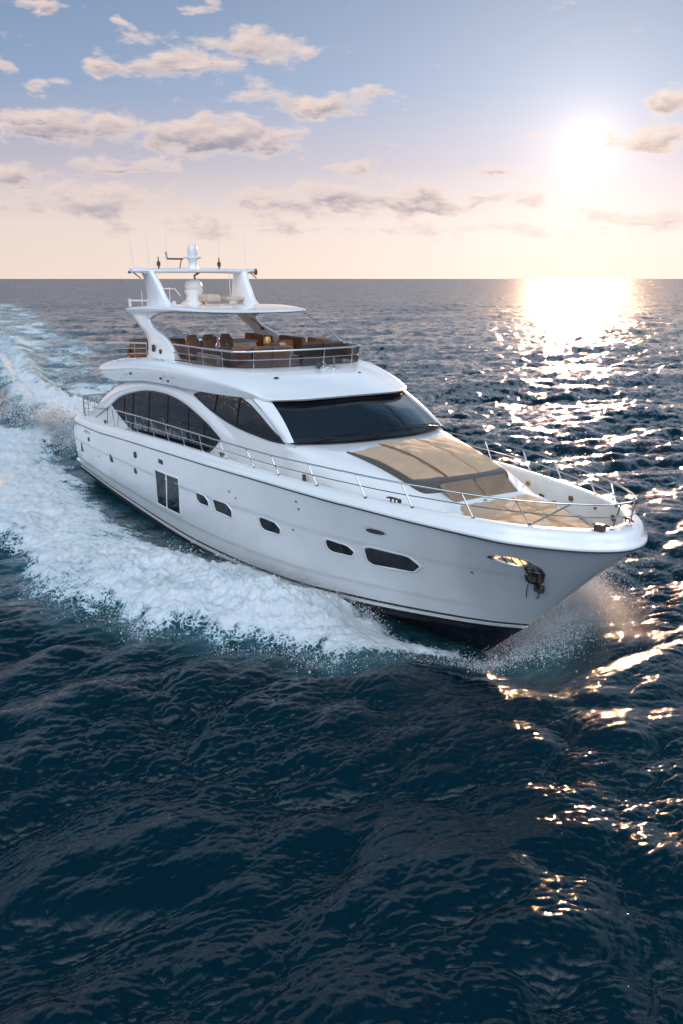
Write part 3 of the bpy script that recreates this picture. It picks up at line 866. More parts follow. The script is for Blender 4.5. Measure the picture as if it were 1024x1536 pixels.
def rounded(poly, r):
    """polygon with rounded corners, resampled"""
    out = []; n = len(poly)
    for i in range(n):
        p0, p, p1 = (np.array(poly[(i + k) % n], float) for k in (-1, 0, 1))
        a_, b_ = p0 - p, p1 - p; la, lb = np.linalg.norm(a_), np.linalg.norm(b_); rr_ = min(r, la * .45, lb * .45)
        s_, e_ = p + a_ / la * rr_, p + b_ / lb * rr_
        for t in np.linspace(0, 1, 5): out.append(s_ * (1 - t) ** 2 + 2 * p * t * (1 - t) + e_ * t * t)
        m_ = max(1, int((lb - 2 * rr_) / .25)); nx = p1 - b_ / lb * 0
        q = p1 + (p - p1) / lb * min(r, lb * .45)
        for t in np.arange(1, m_) / m_: out.append(e_ * (1 - t) + q * t)
    return np.array(out)


def side_window(name, poly, sd, yfun, r=.07, depth=.035, lip=.07, parent=YA):
    """moulded lip standing 2 cm off the side, pane set behind it"""
    O = rounded(poly, r); c = O.mean(0)
    def ringat(pts, off): return [(p[0], sd * (yfun(p[0], p[1]) + off), p[1]) for p in pts]
    d = O - c; ln = np.linalg.norm(d, axis=1)[:, None]
    big = O + d / ln * lip; n = len(O)
    R = [ringat(big, -.01), ringat(big - d / ln * lip * .15, .014), ringat(O + d / ln * .012, .020), ringat(O, .012), ringat(O - d / ln * .012, .004)]
    fr = MB().grid(np.array([r_ + [r_[0]] for r_ in R])).out('window_frame', GEL, parent, weld=.0005, angle=70)
    rings = [ringat(c + d * f, .005) for f in (1.0, .8, .55, .3, .08)]
    b = MB(); b.grid(np.array([r_ + [r_[0]] for r_ in rings])); b.add(rings[-1], [tuple(range(n))])
    return b.out(name, HGLASS, fr, weld=.0005)


HGLASS = pmat('port_glass', (.003, .006, .012), .06, ior=1.38, spec=.35)
for sd in (-1, 1):
    side_window('window_pane', [(9.22, .98), (9.60, 2.20), (10.50, 2.22), (9.95, .98)], sd, hy, .05)
    side_window('window_pane', [(10.02, .98), (10.57, 2.22), (11.50, 2.26), (11.05, 1.0)], sd, hy, .05)
    side_window('window_pane', [(12.66, 1.82), (12.62, 1.98), (12.74, 2.07), (13.2, 2.07), (13.38, 1.95), (13.36, 1.78), (12.8, 1.76)], sd, hy, .07)
    side_window('window_pane', [(13.76, 1.74), (13.72, 2.08), (14.52, 2.10), (14.74, 1.95), (14.66, 1.72)], sd, hy, .06)
    side_window('window_pane', [(16.12, 1.80), (16.12, 2.05), (16.3, 2.09), (16.85, 2.07), (17.02, 1.92), (16.9, 1.74), (16.25, 1.73)], sd, hy, .07)
    side_window('window_pane', [(18.76, 1.82), (18.80, 2.05), (18.95, 2.08), (19.5, 2.05), (19.66, 1.92), (19.5, 1.77), (18.88, 1.75)], sd, hy, .07)
    side_window('window_pane', [(19.98, 1.78), (20.05, 2.12), (20.25, 2.19), (21.36, 2.22), (21.58, 2.02), (21.30, 1.80), (20.1, 1.70)], sd, hy, .07)

# ---- fittings on the side
def fitting(name, X, Z, shape, mat, off=.0, sides=(-1, 1), **kw):
    for sd in sides:
        y = sd * (hy(X, Z) + off); b = MB(); shape(b, X, y, Z, sd); b.out(name, mat, YA, **kw)


fitting('fairlead', 2.35, 2.38, lambda b, x, y, z, s: b.box((x, y, z), (.8, .06, .09), rz=-s * .02), STEEL, bevel=.025)
fitting('through_hull_fitting', 2.48, 2.12, lambda b, x, y, z, s: b.lathe((x, y, z), [(.07, -.04), (.09, 0), (.07, .04)], axis='Y'), STEELD)
fitting('exhaust_port', 1.1, 1.58, lambda b, x, y, z, s: b.box((x, y, z), (.16, .05, .36)), STEELD, bevel=.05)
fitting('exhaust_port', 5.1, 1.84, lambda b, x, y, z, s: b.box((x, y, z), (.22, .07, .34)), STEELD, bevel=.06)
fitting('side_light', 7.6, 1.80, lambda b, x, y, z, s: b.box((x, y, z), (.2, .08, .2)), STEELD, bevel=.05)
fitting('side_light', 7.9, 2.42, lambda b, x, y, z, s: b.lathe((x, y, z), [(.10, -.04), (.12, 0), (.08, .05)], axis='Y'), BLACK)
fitting('vent', 10.2, 2.58, lambda b, x, y, z, s: b.box((x, y, z), (.34, .05, .15)), BLACK, bevel=.04)
fitting('vent_surround', 20.75, 2.72, lambda b, x, y, z, s: b.add([(x + .36 * math.cos(a), s * (hy(x + .36 * math.cos(a), z + .085 * math.sin(a)) + .012), z + .085 * math.sin(a) + .02 * math.cos(a)) for a in np.linspace(0, 6.283, 21)[:-1]], [tuple(range(20))]), STEEL)
fitting('vent', 20.75, 2.72, lambda b, x, y, z, s: b.add([(x + .28 * math.cos(a), s * (hy(x + .28 * math.cos(a), z + .06 * math.sin(a)) + .018), z + .06 * math.sin(a) + .015 * math.cos(a)) for a in np.linspace(0, 6.283, 21)[:-1]], [tuple(range(20))]), BLACK)
for X, Z in ((14.9, 2.55), (15.2, 2.42), (17.6, 2.05), (22.9, 2.2), (3.4, 1.6), (18.2, 2.95), (18.2, 2.75)):
    fitting('through_hull_fitting', X, Z, lambda b, x, y, z, s: b.lathe((x, y, z), [(.022, -.02), (.03, 0), (.02, .02)], axis='Y', n=10), STEELD)
# lit hawse opening and the stowed anchor
for sd in (-1, 1):
    ring, inner = [], []
    for a in np.linspace(0, 2 * np.pi, 29)[:-1]:
        ca, sa = math.cos(a), math.sin(a)
        for k, L, sc in ((0, ring, 1.0), (1, inner, .72)):
            x = 24.02 + .40 * sc * ca * (1.15 if ca < 0 else .85); z = 2.76 + .12 * sc * sa * (1 - .35 * (ca < 0) * -ca)
            L.append((x, sd * (hy(x, z) + (.028 if k == 0 else -.02)), z))
    n = len(ring); base = [(p[0], p[1] - sd * .05, p[2]) for p in ring]
    b = MB(); b.add(base + ring + inner, [(i, (i + 1) % n, n + (i + 1) % n, n + i) for i in range(n)] + [(n + i, n + (i + 1) % n, 2 * n + (i + 1) % n, 2 * n + i) for i in range(n)])
    hs = b.out('hawse_opening', STEEL, YA)
    b = MB(); b.add([(p[0], p[1] + sd * .022, p[2]) for p in inner], [tuple(range(n))]); b.out('hawse_lamp', LAMPM, hs)
    b = MB()
    for xx in (23.9, 24.06, 24.2): b.tube([(xx, sd * (hy(xx, 2.68) + .02), 2.68), (xx, sd * (hy(xx, 2.84) + .02), 2.84)], .014, n=5)
    b.out('hawse_bar', GOLD, hs)


def hp(X, Z, sd, o=0.0):
    Z = 2.36 + (Z - 2.25) * .78; X = 24.34 + (X - 24.2) * .62 - (2.62 - Z) * .42
    return (X, sd * (hy(X, Z) + o * .8), Z)


sd = -1
b = MB()
b.tube([hp(24.16, 2.56, sd, .06), hp(24.2, 2.3, sd, .10), hp(24.25, 1.92, sd, .09)], [.045, .05, .06], n=8)
b.tube([hp(24.0, 2.48, sd, .05), hp(24.18, 2.5, sd, .09), hp(24.38, 2.46, sd, .05)], .035, n=7)
anchor = b.out('anchor', STEELD, YA)
b = MB(); b.tube(smooth_path([hp(23.98, 2.42, sd, .03), hp(24.0, 2.62, sd, .07), hp(24.17, 2.70, sd, .07), hp(24.36, 2.6, sd, .06), hp(24.42, 2.38, sd, .03)], 5), .03, n=7, caps=True); b.out('anchor_guard', STEELD, anchor)
for s2 in (-1, 1):
    A = [hp(24.2 + s2 * .03, 2.02, sd, .14), hp(24.2 + s2 * .20, 2.12, sd, .16), hp(24.2 + s2 * .26, 2.36, sd, .12), hp(24.2 + s2 * .12, 2.2, sd, .15)]
    B = [(p[0], p[1] + .05, p[2]) for p in A]; MB().prism(A, B).out('anchor_fluke', STEELD, anchor, bevel=.01)
b = MB(); b.box(hp(24.26, 1.88, sd, .10), (.22, .12, .16)); b.box(hp(24.12, 2.32, sd, .06), (.2, .1, .24)); b.box(hp(24.31, 2.28, sd, .07), (.13, .12, .2)); b.out('anchor_crown', STEELD, anchor, bevel=.03)
b = MB(); b.tube([hp(24.22, 1.9, sd, .08), hp(24.14, 1.5, sd, .03), hp(24.05, 1.0 + .45, sd, .02)], .012, n=5); b.tube([hp(24.05, 2.3, sd, .04), hp(23.85, 1.75, sd, .02), hp(23.8, 1.45, sd, .015)], .008, n=5); b.out('anchor_line', STEELD, anchor)

# ---- deckhouse
def house_y(X, Z):
    w = pchip([0, 3, 5, 13, 16, 17.3, 19], [2.62, 2.68, 2.70, 2.68, 2.58, 2.50, 2.4], X)
    return float(w - .09 * max(Z - 3.0, -1) - .035 * max(Z - 4.2, 0) ** 2)


HTOP = [(1.0, 2.95), (1.6, 3.1), (2.5, 3.42), (4.2, 4.1), (5.7, 4.55), (7.1, 4.82), (9.2, 4.95), (12, 5.0), (15.3, 5.06), (15.7, 4.90), (16.4, 4.53), (17.17, 4.13), (17.6, 4.0)]
HX = np.concatenate([np.linspace(1.0, 7, 26), np.linspace(7.3, 17.3, 40)])
zt = loopcurve(HTOP, HX); zb = loopcurve([(0, 2.0), (5, 2.1), (8, 2.3), (12, 2.5), (17, 2.62), (26, 2.7)], HX)
P = np.zeros((14, len(HX), 3))
for i in range(14):
    t = i / 13
    for j, X in enumerate(HX):
        Z = zb[j] * (1 - t) + zt[j] * t; P[i, j] = (X, house_y(X, Z), Z)
roof = [np.stack([HX, P[-1, :, 1] * f, zt + .03 * (1 - f) - np.clip((HX - 15.4) * 2, 0, 1) * .5 * (1 - f)], -1) for f in (1, .7, .35, 0)]
b = MB(); b.grid(np.concatenate([P, np.stack(roof[1:])]), mirror=True)
house = b.out('deckhouse', GEL, YA, weld=.004, angle=45)

# the swept arch round the saloon window
IN = [(3.9, 3.5), (4.34, 3.70), (5.3, 4.07), (6.75, 4.38), (8.1, 4.56), (9.49, 4.60), (10.6, 4.52), (11.56, 4.35), (12.6, 4.08), (13.45, 3.76), (14.3, 3.4)]
OUT = [(2.2, 3.30), (3.3, 3.85), (4.6, 4.32), (6.3, 4.74), (8.1, 4.92), (9.8, 4.93), (11.3, 4.80), (12.5, 4.52), (13.6, 4.14), (14.7, 3.76), (16.0, 3.35)]
si = np.array(smooth_path([(p[0], p[1], 0) for p in IN], 6)); so = np.array(smooth_path([(p[0], p[1], 0) for p in OUT], 6))
rowsA = []
for t, o in ((0, -.03), (0, .055), (.08, .10), (.3, .125), (.6, .11), (.85, .07), (1, .02), (1, -.03)):
    r = si * (1 - t) + so * t; rowsA.append([(x, house_y(x, z) + (o if o < 0 else o * float(np.clip((14.6 - x) / 2.6, -.3, 1)) - .004), z) for x, z, _ in r])
b = MB(); b.grid(np.array(rowsA), mirror=True); b.out('side_arch', GEL, YA, angle=60)
# saloon window
wt = [(4.30, 3.66), (5.3, 4.04), (6.75, 4.36), (8.1, 4.54), (9.49, 4.58), (10.6, 4.50), (11.56, 4.33), (12.6, 4.06), (13.42, 3.78)]
wb = [(4.30, 3.64), (5.2, 3.34), (6.2, 3.09), (7.5, 2.96), (9.85, 2.98), (11.5, 3.03), (12.5, 3.20), (13.05, 3.45), (13.42, 3.76)]
res = panel('saloon_window', wt, wb, house_y, GLASS, .012, n=60, rows=8, rim=.03, rimmat=BLACK)
for o, s_ in zip(res, (-1, 1)):
    for x in (5.55, 6.45, 7.95, 9.55, 11.2, 12.35):
        z0, z1 = float(loopcurve(wb, x)), float(loopcurve(wt, x))
        MB().tube([(x, s_ * (house_y(x, z) + .02), z) for z in np.linspace(z0, z1, 5)], .022, n=5).out('window_mullion', BLACK, o)
w2t = [(11.55, 4.82), (12.2, 4.96), (13.0, 5.03), (14.2, 5.04), (14.9, 4.93), (15.57, 4.68), (16.2, 4.40), (16.86, 4.15)]
w2b = [(11.55, 4.80), (12.2, 4.62), (13.0, 4.44), (14.37, 4.22), (15.5, 4.14), (16.3, 4.11), (16.86, 4.13)]
res = panel('pilothouse_side_window', w2t, w2b, house_y, GLASS, .012, n=44, rows=7, rim=.025, rimmat=BLACK)
for o, s_ in zip(res, (-1, 1)):
    for x in (13.0, 14.35):
        z0, z1 = float(loopcurve(w2b, x)), float(loopcurve(w2t, x))
        MB().tube([(x + .12 * t, s_ * (house_y(x, z0 + (z1 - z0) * t) + .02), z0 + (z1 - z0) * t) for t in np.linspace(0, 1, 5)], .02, n=5).out('window_mullion', BLACK, o)
# panel joints of the side gate aft
for s_ in (-1, 1):
    MB().tube([(2.2, s_ * (house_y(2.2, 3) + .01), 2.9), (3.3, s_ * (house_y(3.3, 3) + .01), 3.3), (4.0, s_ * (house_y(4, 3) + .012), 3.55)], .012, n=5).out('gate_seam', BLACK, YA)
    for x in (3.7, 4.9):
        MB().tube([(x, s_ * (house_y(x, z) + .008), z) for z in (2.75, 3.1, 3.45)], .010, n=5).out('gate_seam', BLACK, YA)

# windscreen
def ws(t, v):
    """t -1..1 across, v 0 base 1 top"""
    yb, yt = 2.40, 2.16
    a = abs(t)
    y = (yb * (1 - v) + yt * v) * t
    xb = 17.95 - .78 * a ** 2.2; xt = 16.15 - .65 * a ** 2.2
    zb_, zt_ = 4.20 + .04 * (1 - a), 5.06 + .06 * (1 - a)
    bow = .05 * math.sin(math.pi * v)
    return np.array([xb * (1 - v) + xt * v + bow, y, zb_ * (1 - v) + zt_ * v + bow])


TS = np.linspace(-1, 1, 41)
MB().grid(np.array([[ws(t, v) for t in TS] for v in np.linspace(0, 1.05, 8)])).out('windscreen', GLASS, YA)
wsc = bpy.data.objects['windscreen']
for t0, r in ((-.36, .005), (.36, .010)):
    MB().tube([ws(t0, v) + np.array([.02, 0, .02]) for v in np.linspace(0, 1, 7)], r, n=5).out('windscreen_mullion', BLACK, wsc)
MB().grid(np.array([[ws(t, v) + np.array([.015, 0, .015]) for t in TS] for v in (.84, .93, 1.03)])).out('windscreen_top_band', BLACK, wsc)  # black band across the top of the glass
MB().grid(np.array([[ws(t, v) + np.array([.012, 0, .012]) for t in TS] for v in (-.02, .03, .07)])).out('windscreen_sill', BLACK, wsc)
for t0, t1 in ((-.80, -.30), (-.28, .20), (.88, .30)):
    b = MB(); b.tube([ws(t0, .0) + np.array([.05, 0, .03]), ws(t0 + (t1 - t0) * .35, .05) + np.array([.06, 0, .06])], .02, n=6)
    b.tube([ws(t0 + (t1 - t0) * .1, .06) + np.array([.05, 0, .05]), ws(t1, .12) + np.array([.05, 0, .05])], .014, n=5)
    b.out('wiper', BLACK, wsc)
# pillars either side of the windscreen
for s_ in (-1, 1):
    rows_ = []
    for v in np.linspace(-.03, 1.04, 12):
        e = ws(s_ * 1.0, v); z = min(e[2], 5.08)
        w = [np.array((e[0] - dx, s_ * (house_y(e[0] - dx, z) + o), z + dz)) for dx, o, dz in ((.22, .055, .0), (.36, .035, -.02), (.46, -.01, -.03))]
        rows_.append([e + np.array([.02, -s_ * .05, .0]), e + np.array([.035, -s_ * .03, .035]), e + np.array([.02, s_ * .035, .03]), (e + w[0]) / 2 + np.array([.02, s_ * .045, .01])] + w)
    MB().grid(np.array(rows_)).out('windscreen_pillar', GEL, YA, angle=60)

# ---- coachroof ahead of the windscreen
#      X     base y,z      lower side     shoulder       top edge      centre z
CO = [(15.4, 2.40, 2.6, 2.40, 3.4, 2.3, 3.9, 2.1, 4.02, 4.10),
      (16.3, 2.44, 2.6, 2.43, 3.4, 2.36, 3.85, 2.2, 4.04, 4.12),
      (17.0, 2.555, 2.62, 2.525, 3.35, 2.475, 3.86, 2.35, 4.10, 4.16),
      (18.2, 2.42, 2.65, 2.42, 3.3, 2.33, 3.76, 2.05, 4.02, 4.15),
      (19.4, 2.30, 2.68, 2.28, 3.2, 2.12, 3.62, 1.78, 3.90, 4.00),
      (20.6, 2.16, 2.70, 2.10, 3.1, 1.90, 3.46, 1.55, 3.68, 3.77),
      (21.5, 2.02, 2.72, 1.92, 3.0, 1.68, 3.30, 1.35, 3.46, 3.50),
      (22.0, 1.88, 2.72, 1.76, 2.95, 1.52, 3.22, 1.16, 3.38, 3.37),
      (22.3, 1.78, 2.73, 1.70, 2.93, 1.50, 3.18, 1.20, 3.34, 3.12),
      (22.7, 1.62, 2.74, 1.55, 2.90, 1.42, 3.10, 1.17, 3.24, 2.92),
      (23.0, 1.42, 2.74, 1.38, 2.85, 1.30, 3.0, 1.12, 3.12, 2.85),
      (23.25, 1.2, 2.75, 1.18, 2.78, 1.14, 2.82, 1.08, 2.86, 2.80)]
xs = np.concatenate([np.linspace(15.4, 21.5, 30), np.linspace(21.55, 23.25, 22)])
c = keyc(CO, xs)
rows_ = []
for (yi, zi) in ((0, 1), (2, 3), (4, 5), (6, 7)): rows_.append(np.stack([xs, c[:, yi], c[:, zi]], -1))
# smooth across the section
sec = np.stack(rows_ + [np.stack([xs, c[:, 6] * .6, c[:, 8] * .7 + c[:, 7] * .3], -1), np.stack([xs, 0 * xs, c[:, 8]], -1)], 0)
fine = np.stack([np.array(smooth_path(sec[:, j], 5)) for j in range(len(xs))], 1)
fine[-1, :, 1] = 0
b = MB(); b.grid(fine, mirror=True); b.out('coachroof', GEL, YA, weld=.004, angle=60)


def co_top(X, y):
    c_ = keyc(CO, np.array([X]))[0]; t = min(abs(y) / c_[6], 1.3)
    return c_[8] * (1 - t ** 2) + c_[7] * t ** 2


# sunpad cushions
def cushion(name, outline, z_of, th, mat, puff=.03, n=22, parent=YA, seams=0, label=None, sidem=None):
    """quad outline (x,y)x4: rear-left, rear-right, front-right, front-left; rolls over at its edges"""
    A, B, C_, D = [np.array(p, float) for p in outline]
    s = .5 - .5 * np.cos(np.linspace(0, np.pi, n)); P = np.zeros((n, n, 3))
    for i, u in enumerate(s):
        for j, v in enumerate(s):
            p = (A * (1 - v) + B * v) * (1 - u) + (D * (1 - v) + C_ * v) * u
            e = min(u, 1 - u, v, 1 - v)
            edge = 1 - max(0, 1 - e / .06) ** 2.5
            wr = puff * .80 * (math.sin(17 * u + 2.2 * math.sin(5 * v + A[1] * 3) + A[1] * 5) * (.5 + .5 * math.sin(5 * v + 3 * u)) + .45 * math.sin(31 * u + 6 * v + 3 * math.sin(7 * v)) * math.sin(4 * u + 2 * v) - .8 * math.exp(-((u - .36 - .05 * v) / .02) ** 2) - .8 * math.exp(-((u - .68 + .03 * v) / .018) ** 2))
            sm = 0
            if seams:
                for k in range(1, seams): sm = max(sm, math.exp(-((v - k / seams) / .018) ** 2))
            P[i, j] = (p[0], p[1], z_of(p[0], p[1]) + th * edge + wr * edge * .6 - .02 * sm)
    b = MB(); b.grid(P)
    n_ = n; rim = [P[0, j] for j in range(n_)] + [P[i, -1] for i in range(1, n_)] + [P[-1, j] for j in range(n_ - 2, -1, -1)] + [P[i, 0] for i in range(n_ - 2, 0, -1)]
    low_ = [(p[0], p[1], z_of(p[0], p[1]) - .04) for p in rim]
    m_ = len(rim); top_ = [(p[0], p[1], z_of(p[0], p[1]) + .0) for p in rim]
    b.add(low_ + [tuple(p) for p in rim], [(i, (i + 1) % m_, m_ + (i + 1) % m_, m_ + i) for i in range(m_)])
    return b.out(name, mat, parent, weld=.002, angle=70, label=label)


zpad = lambda x, y: co_top(x, y) - .015 - .12 * float(np.clip((19.9 - x) / 1.4, 0, 1)) ** 1.5
TH = .21
cushion('sunpad_cushion', [(18.48, -1.60), (18.42, -.66), (21.14, -.58), (21.05, -1.38)], zpad, TH * .85, TAN, .035, n=40)
cushion('sunpad_cushion', [(18.42, -.64), (18.42, .40), (21.2, .32), (21.16, -.56)], zpad, TH * 1.1, TAN, .035, n=40)
cushion('sunpad_cushion', [(18.42, .42), (18.48, 1.46), (21.08, 1.18), (21.2, .34)], zpad, TH * 1.1, TAN, .035, n=40)
MB().tube([(x, -.65 + .08 * (x - 18.42) / 2.7, zpad(x, -.6) + TH * .95) for x in np.linspace(18.44, 21.12, 12)], .009, n=5).out('piping', BLACK, YA)
# grey skirt of the pad at its front and side
b = MB()
sk = smooth_path([(18.46, -1.60, 0), (19.4, -1.52, 0), (20.4, -1.44, 0), (20.95, -1.38, 0), (21.14, -1.2, 0), (21.2, -.7, 0), (21.24, -.5, 0), (21.27, 0, 0), (21.25, .6, 0), (21.18, 1.02, 0), (21.02, 1.20, 0), (20.4, 1.26, 0), (19.4, 1.36, 0), (18.46, 1.46, 0)], 5)
def fr_(p): return float(np.clip((p[0] - 20.8) / .3, 0, 1))
rows_ = [[(p[0] + dx * fr_(p), p[1] * (1 + max(dy, -.012)), zpad(p[0], p[1]) + .015 + (min(dz, .165) * (1 - fr_(p)) + dz * fr_(p)) - (.06 * fr_(p) if dz < .05 else 0)) for p in sk] for dx, dy, dz in ((.05, .008, -.05), (.10, .022, .0), (.10, .022, .07), (.06, .016, .16), (-.01, .0, .215), (-.16, -.02, .245), (-.36, -.035, .24))]
b.grid(np.array(rows_)); b.out('sunpad_skirt', TAND, YA)
# forward facing seat below the pad
zs = lambda x, y: 3.70 - (x - 21.3) * .60
TAUPE = pmat('taupe_fabric', (.25, .165, .11), .6, bump=.01, bscale=8, var=.2, vscale=3)
cushion('bow_seat_cushion', [(21.28, -.98), (21.28, -.01), (21.80, -.01), (21.80, -.96)], zs, .055, TAUPE, .006, n=16)
cushion('bow_seat_cushion', [(21.28, .01), (21.28, .98), (21.80, .96), (21.80, .01)], zs, .055, TAUPE, .006, n=16)
for y_ in (-.2, .18): MB().lathe((21.93, y_, 3.40), [(.045, 0), (.05, .012), (.03, .02)], n=12).out('drink_holder', STEEL, YA)
# bow lounge pad
def bz(x, y): return 3.27 - (x - 22) * .045
PADW = [(22.02, .98), (22.6, .98), (23.2, .86), (23.8, .66), (24.4, .45), (24.75, .25)]
for k, (x0, x1, y0, y1) in enumerate(((22.03, 23.1, -1, -.34), (22.03, 23.1, -.33, .33), (22.03, 23.1, .34, 1), (23.13, 24.7, -1, -.02), (23.13, 24.7, .0, 1))):
    w0, w1 = pchip([p[0] for p in PADW], [p[1] for p in PADW], np.array([x0, x1]))
    sb = {22.03: -1.04, 23.1: -1.62, 23.13: -1.63, 24.7: -.78}
    L0, L1 = (sb[x0], sb[x1]) if y0 < -.9 else (y0 * w0, y0 * w1)
    cushion('bow_lounge_cushion', [(x0, L0), (x0, y1 * w0), (x1, y1 * w1), (x1, L1)], bz, .16, TAN, .03, n=24)
b = MB(); rr = [(x, w) for x, w in PADW]
ol = [(x, w * 1.04) for x, w in rr] + [(24.72, -.72), (23.9, -1.26), (23.15, -1.66), (22.6, -1.36), (22.02, -1.05)]
b.prism([(x, y, 2.84) for x, y in ol], [(x, y, bz(x, y) + .02) for x, y in ol]); b.out('bow_lounge_base', CREAM, YA)
# ground tackle and steps in the bow well
b = MB(); b.lathe((24.75, -.35, 2.8), [(.14, 0), (.15, .12), (.09, .18), (.12, .30), (.13, .36), (.04, .38)], n=16); b.out('windlass', STEELD, YA)
b = MB(); b.lathe((24.75, .30, 2.8), [(.14, 0), (.15, .12), (.09, .18), (.12, .30), (.13, .36), (.04, .38)], n=16); b.out('windlass', STEELD, YA)
b = MB(); b.box((25.15, -.1, 3.3), (.5, .3, .12)); b.tube([(24.7, -.3, 3.32), (25.2, -.28, 3.46), (25.5, -.25, 3.42)], .04, n=6); b.out('bow_roller', GOLD, YA, bevel=.02)
for x, y in ((23.05, 1.45), (22.3, 1.95), (21.3, 2.12)):
    MB().box((x, y - .1, 2.86), (.45, .26, .2), rz=-.45).out('deck_step', TEAK, YA, bevel=.03)
for x, y in ((22.2, 1.5), (21.55, 1.95)): MB().box((x + .3, y + .05, 2.83), (.35, .3, .12), rz=-.4).out('rope_locker', BROWN, YA, bevel=.03)
MB().box((25.42, -.50, ztop[-1] + .07), (.2, .14, .14), rz=.3).out('deck_box', STEELD, YA, bevel=.02)


def cleat(x, y, z, rz, name='cleat', s=1.0):
    b = MB(); c_, s_ = math.cos(rz), math.sin(rz)
    b.tube([(x - .16 * s * c_, y - .16 * s * s_, z + .075 * s), (x - .08 * s * c_, y - .08 * s * s_, z + .09 * s), (x + .08 * s * c_, y + .08 * s * s_, z + .09 * s), (x + .16 * s * c_, y + .16 * s * s_, z + .075 * s)], [.014 * s, .022 * s, .022 * s, .014 * s], n=7)
    for k in (-1, 1): b.tube([(x + k * .05 * s * c_, y + k * .05 * s * s_, z - .01), (x + k * .05 * s * c_, y + k * .05 * s * s_, z + .09 * s)], .02 * s, n=7)
    return b.out(name, STEELD, YA)


def capz(x): return float(pchip([k[0] for k in CAPTOP], [k[1] for k in CAPTOP], np.array([x]))[0])
def rub_y(x): return float(keyc(RUB, np.array([x]))[0][0])


for sd in (-1, 1):
    for x in (25.35, 21.3, 14.2, 4.0): cleat(x, sd * (rub_y(x) - (.22 if x < 25 else .55)), capz(x), -sd * .25 if x > 20 else 0, s=1.1)
    # freeing ports, lockers and lights inside the bulwark
    for x in (20.0, 20.8, 21.5, 22.05, 22.6, 23.15, 23.6, 24.1, 24.5):
        i = int(np.argmin(np.abs(XR[:, 0] - x))); f = .45 + .25 * math.sin(x * 7)
        q = caprow(capw + .055, zdk + (ztop - zdk) * f)[i]; an = math.atan2(-N2[i, 0], N2[i, 1]); s2_ = .09 + .05 * math.sin(x * 5)
        b_ = MB().box((q[0], sd * q[1], q[2]), (s2_ * 1.6, .07, s2_ * 1.3), rz=-sd * an * 0 + sd * math.atan2(tang[i, 1], tang[i, 0]))
        b_.out('bulwark_fitting', [STEELD, BROWN, GOLD][int(x * 3) % 3], YA, bevel=.02)
# low steps, lockers and coiled gear in the well beside the lounge
for x, y_, dx, dy, dz, m_ in ((21.9, 2.02, .5, .25, .10, CREAMC), (22.5, 1.88, .45, .22, .12, BROWN), (23.0, 1.66, .5, .26, .10, CREAMC), (23.55, 1.40, .42, .26, .16, TAN), (24.0, 1.12, .4, .3, .10, CREAMC), (24.35, .75, .4, .3, .14, BROWN)):
    MB().box((x, y_ - .05, 2.79 + dz / 2), (dx, dy, dz), rz=-.42).out('well_locker', m_, YA, bevel=.03)
b = MB(); b.tube([(23.3 + .16 * math.cos(a) * (1 + .03 * a / 6), 1.35 + .13 * math.sin(a), 2.82 + .012 * a) for a in np.linspace(0, 25, 60)], .018, n=5); b.out('coiled_rope', CREAMC, YA)
b = MB()
# fender hook and boathook along the starboard side deck
b.tube([(18.3, -2.50, 3.32), (18.9, -2.42, 3.28)], [.04, .07], n=8); b.box((18.0, -2.54, 3.45), (.1, .05, .18)); b.out('winch_handle', STEELD, YA)
MB().box((21.2, -2.05, 3.42), (.1, .06, .22)).out('deck_filler', STEELD, YA, bevel=.02)
MB().lathe((21.55, -2.2, 3.40), [(.09, 0), (.09, .05), (.05, .07)], n=12).out('deck_filler', STEELD, YA)

# ---- rails
def rail_side(sd):
    X = [5.2, 6.4, 8, 10, 12, 13.2, 15, 17, 19, 21, 22.3, 23.4, 24.2, 24.8, 25.25, 25.56]
    pts = []
    for x in X:
        d = .16 if x < 23.5 else .12; off = 0
        y = rub_y(min(x, 25.3)) - .14
        pts.append([x, y, 0])
    pts[-6][1] -= .12; pts[-5][1] -= .18; pts[-4][1] = 1.32; pts[-3][1] = .98; pts[-2][1] = .64; pts[-1][1] = .32
    return pts


RT = [(5, 3.62), (9, 3.76), (13, 3.84), (17, 3.90), (20, 3.98), (23, 4.0), (25, 4.07), (26, 4.15)]
top_path = []
for sd in (-1, 1):
    p_ = rail_side(sd); q_ = [(x, sd * y, float(loopcurve(RT, x))) for x, y, _ in p_]
    sm_ = smooth_path(q_, 5)
    top_path.append(sm_)
full = [tuple(p) for p in top_path[0]] + [(25.68, 0, 4.14)] + [tuple(p) for p in top_path[1][::-1]]
hr = MB().tube(full, .021, n=8).out('handrail', STEEL, YA)
mid = [(p[0], p[1] * (1 + .0), capz(min(p[0], 25.3)) + (p[2] - capz(min(p[0], 25.3))) * .5) for p in full if p[0] > 5.8]
MB().tube(mid, .012, n=6).out('lower_rail', STEEL, YA)
for sd, tp in zip((-1, 1), top_path):
    for x in (5.3, 6.6, 7.8, 9.1, 10.4, 11.7, 13.0, 14.3, 15.7, 17.1, 18.6, 20.1, 21.6, 22.9, 24.05, 24.95):
        tpz = min(tp, key=lambda p: abs(p[0] - x)); lean = .34 if x > 13.5 else .05
        foot = (min(tpz[0] + lean, 25.5), tpz[1] * (1 - .02), capz(x) + .0)
        if x > 25: foot = (25.22, sd * .66, capz(25.3))
        elif x > 24: foot = (24.35, sd * 1.26, capz(24.3))
        b = MB(); b.tube([tuple(tpz), foot], .016, n=6); b.lathe((foot[0], foot[1], foot[2]), [(.045, 0), (.045, .02), (.02, .04)], n=8); b.out('stanchion', STEEL, YA)
